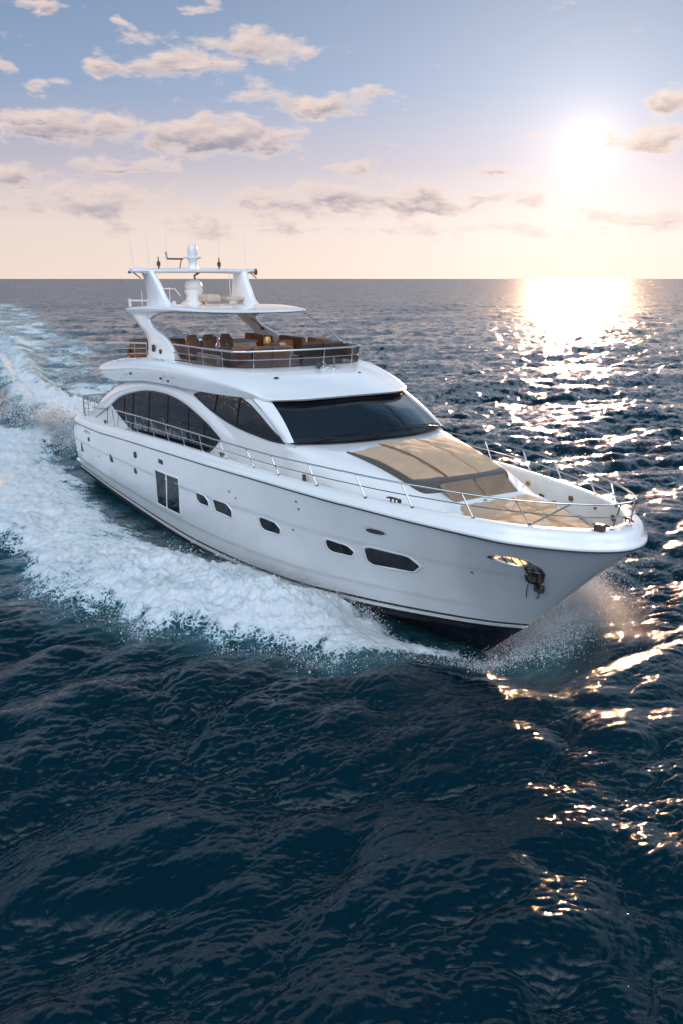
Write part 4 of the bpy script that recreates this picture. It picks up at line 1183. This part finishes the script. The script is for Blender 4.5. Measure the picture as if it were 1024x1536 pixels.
# pulpit braces at the stem
for sd in (-1, 1):
    b = MB(); b.tube([(25.62, sd * .2, 4.12), (25.56, sd * .22, 3.85), (25.5, sd * .25, 3.57)], .018, n=6); b.lathe((25.5, sd * .25, 3.57), [(.05, 0), (.05, .03), (.02, .05)], n=8); b.out('stanchion', STEEL, YA)
# aft deck rail
b = MB()
ar = smooth_path([(3.0, -2.62, 3.62), (1.6, -2.66, 3.60), (.5, -2.6, 3.55), (.15, -2.3, 3.53), (.1, -1, 3.53), (.1, 1, 3.53), (.15, 2.3, 3.53), (.5, 2.6, 3.55), (1.6, 2.66, 3.6), (3, 2.62, 3.62)], 5)
for dz, r in ((0, .028), (-.28, .014), (-.54, .014)): b.tube([(p[0], p[1], p[2] + dz) for p in ar], r, n=6)
for p in ar[::3]: b.tube([tuple(p), (p[0], p[1], 2.72)], .016, n=6)
b.out('aft_deck_rail', STEEL, YA)

# ---- flybridge moulding
FK = [  # L (lower lip), M (crease), S (shoulder), U (inner upper edge)
    ((2.95, 0, 4.62), (2.75, 0, 4.80), (2.9, 0, 5.02), (3.12, 0, 5.12)),
    ((2.95, 1.7, 4.62), (2.75, 1.85, 4.80), (2.9, 1.8, 5.02), (3.12, 1.7, 5.12)),
    ((3.35, 2.55, 4.60), (3.12, 2.72, 4.82), (3.25, 2.6, 5.05), (3.45, 2.4, 5.16)),
    ((5.5, 2.76, 4.66), (5.5, 2.93, 5.02), (5.5, 2.78, 5.33), (5.5, 2.45, 5.46)),
    ((8.0, 2.80, 4.90), (8.0, 2.97, 5.27), (8.0, 2.80, 5.58), (8.0, 2.45, 5.66)),
    ((10.4, 2.76, 4.98), (10.4, 2.94, 5.37), (10.4, 2.76, 5.67), (10.4, 2.38, 5.70)),
    ((12.5, 2.68, 5.00), (12.5, 2.86, 5.38), (12.4, 2.66, 5.66), (12.3, 2.34, 5.72)),
    ((14.0, 2.58, 5.04), (14.0, 2.72, 5.34), (13.9, 2.50, 5.58), (13.35, 2.22, 5.74)),
    ((15.0, 2.44, 5.07), (15.0, 2.54, 5.25), (14.85, 2.34, 5.42), (13.66, 2.0, 5.74)),
    ((15.68, 2.24, 5.05), (15.72, 2.28, 5.11), (15.55, 2.10, 5.21), (13.80, 1.6, 5.73)),
    ((16.18, 1.60, 5.07), (16.23, 1.62, 5.12), (16.05, 1.5, 5.20), (13.88, 1.1, 5.73)),
    ((16.40, .75, 5.10), (16.45, .75, 5.15), (16.25, .72, 5.23), (13.95, .55, 5.73)),
    ((16.44, 0, 5.11), (16.49, 0, 5.16), (16.29, 0, 5.24), (13.97, 0, 5.73))]
cur = [np.array(smooth_path([k[i] for k in FK], 8)) for i in range(4)]
for c_ in cur: c_[:, 1] = np.maximum(c_[:, 1], 0); c_[0, 1] = c_[-1, 1] = 0
Lc, Mc, Sc_, Uc = cur
inL = Lc.copy(); inL[:, 1] *= .86; inL[:, 0] = inL[:, 0] * .985 + .1; inL[:, 2] += .06
inU = Uc.copy(); inU[:, 1] *= .95; inU[:, 0] = (inU[:, 0] - 8) * .975 + 8; inU[:, 2] -= .02
inF = inU.copy(); inF[:, 2] = 5.02
rows_ = [inL, Lc]
for t in (.35, .7, 1): rows_.append(Lc * (1 - t) + Mc * t + 0)
for t in (.25, .5, .75, 1):
    r = Mc * (1 - t) + Sc_ * t; r[:, 1] += .05 * math.sin(math.pi * t) * np.clip(Mc[:, 1] / 2.5, 0, 1); rows_.append(r)
for t in (.15, .35, .55, .75, .9, 1):
    r = Sc_ * (1 - t) + Uc * t; ln = np.linalg.norm(Sc_ - Uc, axis=1); r[:, 2] += .055 * math.sin(math.pi * t) * np.clip(ln - .2, 0, 2) ** .8; rows_.append(r)
rows_ += [inU, inF]
b = MB(); b.grid(np.stack(rows_), mirror=True); b.out('flybridge', GEL, YA, weld=.004, angle=55)
cols = np.linspace(-1, 1, 7)
g = np.stack([np.stack([inF[:, 0], inF[:, 1] * c_, inF[:, 2] + .06], -1) for c_ in cols]); MB().grid(g).out('flybridge_deck', TEAK, YA)
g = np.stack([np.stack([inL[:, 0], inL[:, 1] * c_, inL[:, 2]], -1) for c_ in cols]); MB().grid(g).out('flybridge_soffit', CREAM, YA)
# details on the roof: vents, lamp, nav light, mast stub
for x, y in ((14.9, -1.55), (15.0, 1.1)): MB().lathe((x, y, 5.53), [(.07, 0), (.07, .03), (.04, .05)], n=10).out('roof_vent', STEELD, YA)
b = MB(); b.lathe((14.45, .1, 5.60), [(.08, 0), (.08, .05), (.03, .08), (.03, .1), (.09, .14), (.09, .26), (.03, .3)], n=12); b.out('searchlight', STEELD, YA)
b = MB(); b.tube([(14.45, .62, 5.6), (14.45, .62, 6.02)], [.03, .022], n=7); b.tube(smooth_path([(14.1, .35, 5.66), (14.15, .42, 5.85), (14.3, .5, 5.72), (14.45, .6, 5.62)], 4), .012, n=5); b.out('horn_mast', STEEL, YA)
for x, z in ((9.3, 5.42), (9.9, 5.16), (10.5, 5.14), (7.2, 5.08)): MB().box((x, -(2.93 if z < 5.2 else 2.88), z), (.12, .05, .07 if z < 5.3 else .2)).out('side_fitting', STEELD, YA, bevel=.015)

# flybridge glass screen
k0 = min(range(len(Uc)), key=lambda i: abs(Uc[i, 0] - 9.75) + (Uc[i, 1] < 2) * 9)
bs = Uc[k0:]
half = [np.array(p) for p in bs]
ring = [(p[0] - .06, -p[1] * .985, p[2] - .02) for p in half] + [(p[0] - .06, p[1] * .985, p[2] - .02) for p in half[::-1][1:]]
ring = np.array(ring); nR = len(ring)
def topz(p): return 6.20
rowsG = []
for t in (0, .5, 1):
    q = ring.copy(); q[:, 2] = ring[:, 2] * (1 - t) + 6.20 * t; q[:, 0] += .06 * t * (ring[:, 0] > 13); q[:, 1] *= 1 + .01 * t; rowsG.append(q)
gs = MB().grid(np.stack(rowsG)).out('glass_screen', TINT, YA)
topR = [tuple(p) for p in rowsG[2]]
MB().tube(topR, .028, n=7).out('screen_top_rail', STEEL, gs)
MB().tube([tuple(p + np.array([.03 * (p[0] > 13), (.03 if p[1] > 0 else -.03), 0])) for p in rowsG[1]], .018, n=6).out('screen_mid_rail', STEEL, gs)
MB().tube([tuple(p + np.array([0, 0, .02])) for p in rowsG[0]], .02, n=6).out('screen_seal', BLACK, gs)
acc = np.concatenate([[0], np.cumsum(np.linalg.norm(np.diff(ring, axis=0), axis=1))])
for s_ in np.arange(.9, acc[-1], 1.12):
    i = int(np.searchsorted(acc, s_)); i = min(i, nR - 1)
    MB().tube([tuple(rowsG[0][i]), tuple(rowsG[2][i])], .017, n=6).out('screen_post', STEEL, gs)
# aft rail of the flybridge
ar = smooth_path([(7.6, -2.46, 6.10), (6.0, -2.48, 6.02), (4.4, -2.46, 5.92), (3.5, -2.42, 5.84), (3.12, -2.1, 5.82), (3.05, -1, 5.82), (3.05, 1, 5.82), (3.12, 2.1, 5.82), (3.5, 2.42, 5.84), (4.4, 2.46, 5.92), (6.0, 2.48, 6.02), (7.6, 2.46, 6.10)], 6)
b = MB(); b.tube([tuple(p) for p in ar], .03, n=7)
def uz(p): return float(np.interp(p[0], [3, 5.5, 8], [5.08, 5.42, 5.64]))
for f in (.33, .66): b.tube([(p[0], p[1], uz(p) + (p[2] - uz(p)) * f) for p in ar], .014, n=5)
b.out('flybridge_rail', STEEL, YA)
for p in ar[::4]: MB().tube([tuple(p), (p[0], p[1], uz(p))], .018, n=6).out('rail_post', STEEL, YA)

# ---- hardtop
HTK = [(4.15, 0, .0), (4.18, 1.0, 0), (4.4, 1.75, 0), (5.0, 2.12, 0), (6.5, 2.24, 0), (8.5, 2.2, 0), (10.2, 2.02, 0), (11.0, 1.75, 0), (11.45, 1.2, 0), (11.7, .6, 0), (11.75, 0, 0)]
hp_ = np.array(smooth_path(HTK, 6)); hp_[0, 1] = hp_[-1, 1] = 0
def htz(x): return float(np.interp(x, [4, 5, 7, 9, 11.8], [7.13, 7.17, 7.26, 7.29, 7.22]))
cx, cy = 7.9, 0
def ht_row(f, dz, dzx=0): return np.array([(cx + (p[0] - cx) * f, p[1] * f, htz(cx + (p[0] - cx) * f) + dz) for p in hp_])
th_ = np.array([.5 + .5 * min(1, max(0, (10.9 - p[0]) / 2.5)) for p in hp_])
def ht_low(f, d):
    r = ht_row(f, 0); r[:, 2] -= d * th_; return r
rows_ = [ht_row(.02, .07), ht_row(.4, .065), ht_row(.75, .05), ht_row(.93, .03), ht_row(.985, .0), ht_low(1.0, .045), ht_low(1.0, .08), ht_low(.985, .12), ht_low(.95, .17), ht_low(.9, .19), ht_low(.5, .16), ht_low(.02, .16)]
MB().grid(np.stack(rows_), mirror=True).out('hardtop', GEL, YA, weld=.004, angle=60)
# swept legs
for sd in (-1, 1):
    #        x trailing, x leading, z, y, thickness
    st = [(4.5, 8.3, 7.14, 2.0, .22), (5.05, 7.45, 6.99, 2.0, .21), (5.5, 6.98, 6.86, 2.02, .20), (6.05, 7.3, 6.62, 2.05, .2), (6.72, 8.45, 6.32, 2.08, .2), (6.98, 9.15, 6.02, 2.12, .2), (7.05, 9.7, 5.72, 2.17, .22), (7.05, 9.95, 5.55, 2.2, .24)]
    st = np.array(st); zz = np.linspace(7.14, 5.55, 30); o_ = np.argsort(st[:, 2])
    v_ = {k: pchip(st[o_, 2], st[o_, k], zz) for k in (0, 1, 3, 4)}
    rows_ = []
    for i, z in enumerate(zz):
        xa, xb, y, w = v_[0][i], v_[1][i], v_[3][i], v_[4][i]; r = []
        for a in np.linspace(0, 2 * np.pi, 25)[:-1]:
            ca, sa = math.cos(a), math.sin(a)
            r.append(((xa + xb) / 2 + (xb - xa) / 2 * math.copysign(abs(ca) ** .75, ca), sd * (y + w / 2 * math.copysign(abs(sa) ** .5, sa)), z))
        rows_.append(r + [r[0]])
    lg = MB().grid(np.array(rows_)).out('hardtop_leg', GEL, YA, weld=.002, angle=60)
    MB().tube([(7.5 + .9, sd * 2.25, 6.0), (7.5 + 1.6, sd * 2.27, 5.9)], .02, n=5) if 0 else None
    for x, z, r in ((7.75, 5.93, .12), (8.35, 5.86, .08)):
        b = MB(); b.lathe((x, sd * 2.27, z), [(r, -.02), (r, .02), (r * .6, .03)], n=16, axis='Y'); b.out('speaker_grille', STEELD, lg)
    if sd == 1:
        MB().tube(smooth_path([(6.6, 1.94, 6.83), (7.2, 1.95, 6.62), (7.7, 1.98, 6.4), (8.3, 2.03, 6.1)], 4), .015, n=5).out('cable', BLACK, lg)
        MB().box((7.6, 1.94, 6.46), (.14, .06, .1)).out('floodlight', BLACK, lg, bevel=.01)
# awning stays at the hardtop's front
for sd in (-1, 1): MB().tube([(11.25, sd * 1.55, 7.12), (12.1, sd * 1.95, 6.62), (12.55, sd * 2.2, 6.2)], .014, n=5).out('stay', STEEL, YA)

# ---- radar arch
for sd in (-1, 1):
    st = np.array([(5.75, 8.1, 7.24, 1.62, .32), (5.85, 7.75, 7.42, 1.63, .30), (5.92, 7.5, 7.62, 1.65, .27), (5.95, 7.22, 7.95, 1.68, .26), (5.93, 6.98, 8.2, 1.72, .25), (5.8, 6.8, 8.44, 1.78, .26)])
    zz = np.linspace(7.24, 8.44, 16); rows_ = []
    v_ = {k: pchip(st[:, 2], st[:, k], zz) for k in (0, 1, 3, 4)}
    for i, z in enumerate(zz):
        xa, xb, y, w = v_[0][i], v_[1][i], v_[3][i], v_[4][i]; r = []
        for a in np.linspace(0, 2 * np.pi, 21)[:-1]:
            ca, sa = math.cos(a), math.sin(a); r.append(((xa + xb) / 2 + (xb - xa) / 2 * math.copysign(abs(ca) ** .8, ca), sd * (y + w / 2 * math.copysign(abs(sa) ** .6, sa)), z))
        rows_.append(r + [r[0]])
    MB().grid(np.array(rows_)).out('radar_arch_leg', GEL, YA, weld=.002, angle=60)
rows_ = []
for y in np.linspace(-2.35, 2.3, 31):
    w = .42 * (1 - (abs(y) / 2.5) ** 6) + .05; zc = 8.47 - .035 * (y / 2) ** 2 + .03 * (abs(y) > 2); r = []
    for a in np.linspace(0, 2 * np.pi, 17)[:-1]: r.append((6.25 + w * math.cos(a), y, zc + .085 * math.sin(a)))
    rows_.append(r + [r[0]])
b = MB(); b.grid(np.array(rows_)); b.add(rows_[0][:-1], [tuple(range(16))]); b.add(rows_[-1][:-1], [tuple(range(16))]); b.out('radar_arch_beam', GEL, YA, weld=.002)
# satellite dome on its pedestal
b = MB(); b.lathe((6.1, .02, 8.5), [(.20, 0), (.17, .08), (.14, .25), (.18, .36), (.34, .40), (.34, .43), (.16, .46)], n=20); b.out('dome_pedestal', GEL, YA, angle=50)
b = MB(); b.lathe((6.1, .02, 8.95), [(.155, 0), (.175, .04), (.18, .24), (.17, .32), (.13, .39), (.07, .42), (.01, .43)], n=24); b.out('radome', RADOME, YA, angle=50)
b = MB(); b.tube([(6.1, -.35, 8.86), (6.1, -.95, 8.86)], .03, n=6); b.tube([(6.1, -.95, 8.84), (6.1, -.98, 9.1)], .03, n=6); b.tube([(6.1, -.42, 8.84), (6.1, -.5, 8.5)], .02, n=5); b.out('camera_bracket', STEELD, YA)
# open array radar and pod between the arch legs
b = MB(); b.lathe((6.0, .05, 7.3), [(.5, 0), (.42, .08), (.3, .14), (.27, .3), (.33, .42), (.34, .5)], n=20); b.out('radar_pedestal', GEL, YA, angle=50)
b = MB(); b.lathe((6.0, .05, 7.8), [(.29, 0), (.31, .04), (.31, .16), (.27, .28), (.16, .35), (.02, .38)], n=22); b.out('radome', RADOME, YA, angle=50)
b = MB(); b.box((6.7, .35, 7.52), (.9, .5, .26)); b.out('equipment_pod', CREAM, YA, bevel=.09)
b = MB(); b.box((6.9, 1.15, 7.5), (.5, .7, .12)); b.out('equipment_shelf', CREAM, YA, bevel=.03)
b = MB(); b.tube([(6.3, .2, 8.42), (6.2, .0, 8.28), (6.1, .08, 8.2)], .04, n=5); b.out('cable', STEELD, YA)
for (x, y) in ((6.3, -1.35), (6.3, .95)):
    b = MB(); b.lathe((x, y, 8.5), [(.03, 0), (.03, .1), (.07, .13), (.07, .24), (.03, .27), (.02, .42)], n=10); b.out('navigation_light', STEELD, YA)
for (x, y, z, h, lx) in ((6.2, -2.2, 8.5, 1.15, -.10), (6.2, -1.65, 8.5, 1.2, -.05), (6.2, -1.0, 8.5, 1.25, 0), (6.3, .95, 8.9, .9, 0), (6.2, 2.05, 8.45, 1.25, 0)):
    MB().tube([(x, y, z), (x + lx * .3, y + lx * 1.4, z + h)], [.012, .006], n=5).out('whip_antenna', RADOME, YA)
b = MB(); b.lathe((6.3, 2.42, 8.42), [(.05, -.1), (.08, 0), (.05, .12)], n=8); b.tube([(6.2, 2.2, 8.44), (6.4, 2.4, 8.2)], .02, n=5); b.out('horn', STEELD, YA)
b = MB(); b.lathe((6.3, -2.42, 8.40), [(.04, -.04), (.06, 0), (.04, .04)], n=8); b.tube([(6.3, -2.3, 8.4), (6.5, -2.1, 8.2)], .02, n=5); b.out('navigation_light', STEELD, YA)
# liferings, small aerials and lights on the hardtop
b = MB(); b.tube([(4.9, -1.5, 7.2), (4.9, -1.5, 7.75)], .014, n=5); b.tube([(4.6, -1.9, 7.42), (5.2, -1.0, 7.42)], .03, n=6); b.lathe((4.62, -1.86, 7.2), [(.05, 0), (.05, .2), (.07, .22), (.07, .28)], n=8); b.lathe((5.15, -1.1, 7.2), [(.05, 0), (.05, .16), (.09, .2), (.06, .3)], n=8); b.out('gps_aerials', RADOME, YA)
b = MB(); b.tube([(6.3, -1.0, 7.3), (6.3, -1.0, 7.9)], .014, n=5); b.tube([(6.3, -1.4, 7.86), (6.3, -.8, 7.84), (6.3, -.6, 7.6)], .022, n=5); b.lathe((6.3, -.85, 7.3), [(.08, 0), (.08, .1), (.03, .13)], n=8); b.out('wind_sensor', RADOME, YA)
b = MB(); b.tube([(6.6, 1.2, 7.5), (6.6, 1.2, 8.4)], .014, n=5); b.out('whip_antenna', RADOME, YA)

# ---- flybridge furniture (fixed)
FZ = 5.09
def seatblock(name, x, y, dx, dy, h, mat, back=None, bh=.55, rz=0, backmat=None, bt=.16):
    """fixed settee: base, seat, back (direction of the back: 'x-','x+','y-','y+')"""
    b = MB(); b.box((x, y, FZ + h * .35), (dx * .96, dy * .96, h * .7)); o = b.out(name, GEL2, YA, bevel=.03)
    b = MB(); b.box((x, y, FZ + h * .85), (dx, dy, h * .32)); b.out('seat_cushion', mat, o, bevel=.06)
    if back:
        sx, sy = {'x-': (-1, 0), 'x+': (1, 0), 'y-': (0, -1), 'y+': (0, 1)}[back]
        n_ = max(1, round((dy if sx else dx) / .75))
        for k in range(n_):
            f = (k + .5) / n_ - .5
            b = MB()
            if sx: b.box((x + sx * (dx / 2 - bt * .3), y + f * dy, FZ + h + bh / 2 - .05), (bt, dy / n_ * .95, bh), ry=sx * .12)
            else: b.box((x + f * dx, y + sy * (dy / 2 - bt * .3), FZ + h + bh / 2 - .05), (dx / n_ * .95, bt, bh))
            b.out('backrest', (backmat or mat), o, bevel=.06)
    return o


for y in (-1.45, -.85, -.22):
    b = MB(); b.lathe((9.35, y, FZ), [(.16, 0), (.14, .04), (.06, .08), (.06, .5), (.16, .56)], n=12); hs = b.out('helm_seat', STEEL, YA)
    m_ = BROWN if y > -1.5 else DBROWN
    b = MB(); b.box((9.4, y, FZ + .64), (.56, .54, .16)); b.out('seat_cushion', m_, hs, bevel=.06)
    b = MB(); b.box((9.12, y, FZ + .93), (.14, .46, .56), ry=-.12); b.out('backrest', m_, hs, bevel=.06)
    b = MB(); b.box((9.04, y, FZ + 1.22), (.14, .34, .2), ry=-.12); b.out('headrest', m_, hs, bevel=.05)
b = MB(); b.box((10.7, -.95, FZ + .5), (.7, 2.0, 1.0), top=(.6, .9)); cn = b.out('helm_console', DBROWN, YA, bevel=.08)
b = MB(); b.tube([(10.25 + .05 * 0, -.95 + .2 * math.cos(a), FZ + 1.0 + .2 * math.sin(a)) for a in np.linspace(0, 6.283, 17)[:-1]], .018, n=6, closed=True); b.tube([(10.25, -.95, FZ + 1.0), (10.5, -.95, FZ + .95)], .03, n=6); b.out('steering_wheel', STEEL, cn)
seatblock('settee', 12.5, -.9, .8, 2.0, .52, CREAMC, 'x+', .7, backmat=BROWN)
seatblock('settee', 12.5, 1.2, .8, 1.5, .52, BROWN, 'x+', .75, backmat=DBROWN)
seatblock('settee', 11.4, 1.78, 1.4, .6, .5, ORANGE, 'y+', .78, backmat=BROWN)
seatblock('settee', 9.6, 1.78, 1.7, .6, .5, BROWN, 'y+', .75)
seatblock('settee', 7.2, 1.75, 2.2, .7, .5, ORANGE, 'y+', .7)
seatblock('settee', 8.2, -1.75, 1.2, .6, .5, CREAMC, 'x-', .62, backmat=ORANGE)
seatblock('settee', 11.5, -1.75, 1.5, .6, .5, BROWN, 'y-', .45, backmat=CREAMC)
for (x, y_, h_, m_) in ((8.55, -.55, 1.05, BROWN), (11.55, .55, 1.12, CREAMC), (11.3, -.35, 1.05, ORANGE), (12.0, .1, 1.15, DBROWN), (10.2, 1.6, 1.1, ORANGE), (7.2, .2, 1.1, ORANGE), (6.9, -.9, 1.05, BROWN), (9.9, .1, 1.0, CREAMC)):
    b = MB(); b.box((x, y_, FZ + .22), (.62, .6, .40)); so_ = b.out('lounge_seat', m_, YA, bevel=.07)
    b = MB(); b.box((x - .28, y_, FZ + h_ * .66), (.15, .58, h_ * .68), ry=-.16); b.out('backrest', m_, so_, bevel=.06)
    b = MB(); b.box((x - .18, y_ + .03, FZ + h_ * .62), (.14, .4, .36), ry=-.3); b.out('loose_cushion', CREAMC if m_ is not CREAMC else ORANGE, so_, bevel=.06)
b = MB(); b.lathe((10.6, 1.0, FZ), [(.22, 0), (.2, .03), (.05, .06), (.05, .62)], n=14); tb = b.out('table', STEEL, YA)
b = MB(); b.box((10.6, 1.0, FZ + .66), (1.1, .8, .05)); b.out('tabletop', TEAK, tb, bevel=.02)
b = MB(); b.lathe((9.9, .9, FZ + .0), [(.1, 0), (.05, .05), (.04, .8), (.09, .84), (.11, 1.05), (.08, 1.2), (.02, 1.25)], n=12); b.out('deck_lantern', GOLD, YA)
b = MB(); b.lathe((10.9, .35, FZ + .0), [(.12, 0), (.05, .05), (.04, .86), (.1, .9), (.13, 1.12), (.08, 1.3), (.02, 1.34)], n=12); b.out('deck_lantern', GOLD, YA)
b = MB(); b.box((8.2, .7, FZ + .5), (1.2, .75, 1.0)); wb_ = b.out('wet_bar', GEL2, YA, bevel=.04)
b = MB(); b.box((8.2, .7, FZ + 1.02), (1.28, .83, .05)); b.out('worktop', CREAMC, wb_, bevel=.015)

# loose lounge chairs on the upper deck: things of their own
def lounge_chair(x, y, ang, mat, mat2, label, src=None, grp='loose lounge chairs on the upper deck', z=FZ + .075, name='lounge_chair'):
    w = to_world(x, y, z)
    if src is None:
        r = empty(name, w, RZ + ang, label, 'chair', grp)
        b = MB(); b.box((0, 0, .30), (.72, .70, .16)); b.out('seat', mat, r, bevel=.07)
        b = MB(); b.box((-.32, 0, .58), (.16, .70, .55), ry=-.2); b.out('backrest', mat2, r, bevel=.07)
        for s_ in (-1, 1):
            b = MB(); b.box((0, s_ * .36, .42), (.66, .12, .26)); b.out('armrest', mat2, r, bevel=.05)
            for q in (-1, 1): MB().tube([(q * .28, s_ * .3, .24), (q * .32, s_ * .33, 0)], .022, n=6).out('leg', STEEL, r)
        return r
    r = src.copy(); COL.objects.link(r); r.location = w; r.rotation_euler = (0, 0, RZ + ang); r['label'] = label
    for ch in list(src.children):
        c2 = ch.copy(); COL.objects.link(c2); c2.parent = r
    return r


ch0 = lounge_chair(6.6, -1.5, .3, ORANGE, BROWN, 'rust brown lounge chair just behind the near hardtop leg')
lounge_chair(5.6, -1.0, .15, None, None, 'rust brown lounge chair in the middle of the group on the aft upper deck', ch0)
lounge_chair(4.4, -1.55, -.4, None, None, 'rust brown lounge chair nearest the aft rail of the upper deck', ch0)
# cockpit furniture seen through the aft rail
c3 = lounge_chair(1.5, -1.8, .2, CREAMC, DBROWN, 'cream and dark brown chair on the lower aft deck, nearer the stern rail', z=2.03, grp='chairs on the lower aft deck', name='deck_chair')
lounge_chair(2.5, -1.5, .1, None, None, 'cream and dark brown chair on the lower aft deck, nearer the saloon', c3, z=2.05)
bpy.context.view_layer.update()
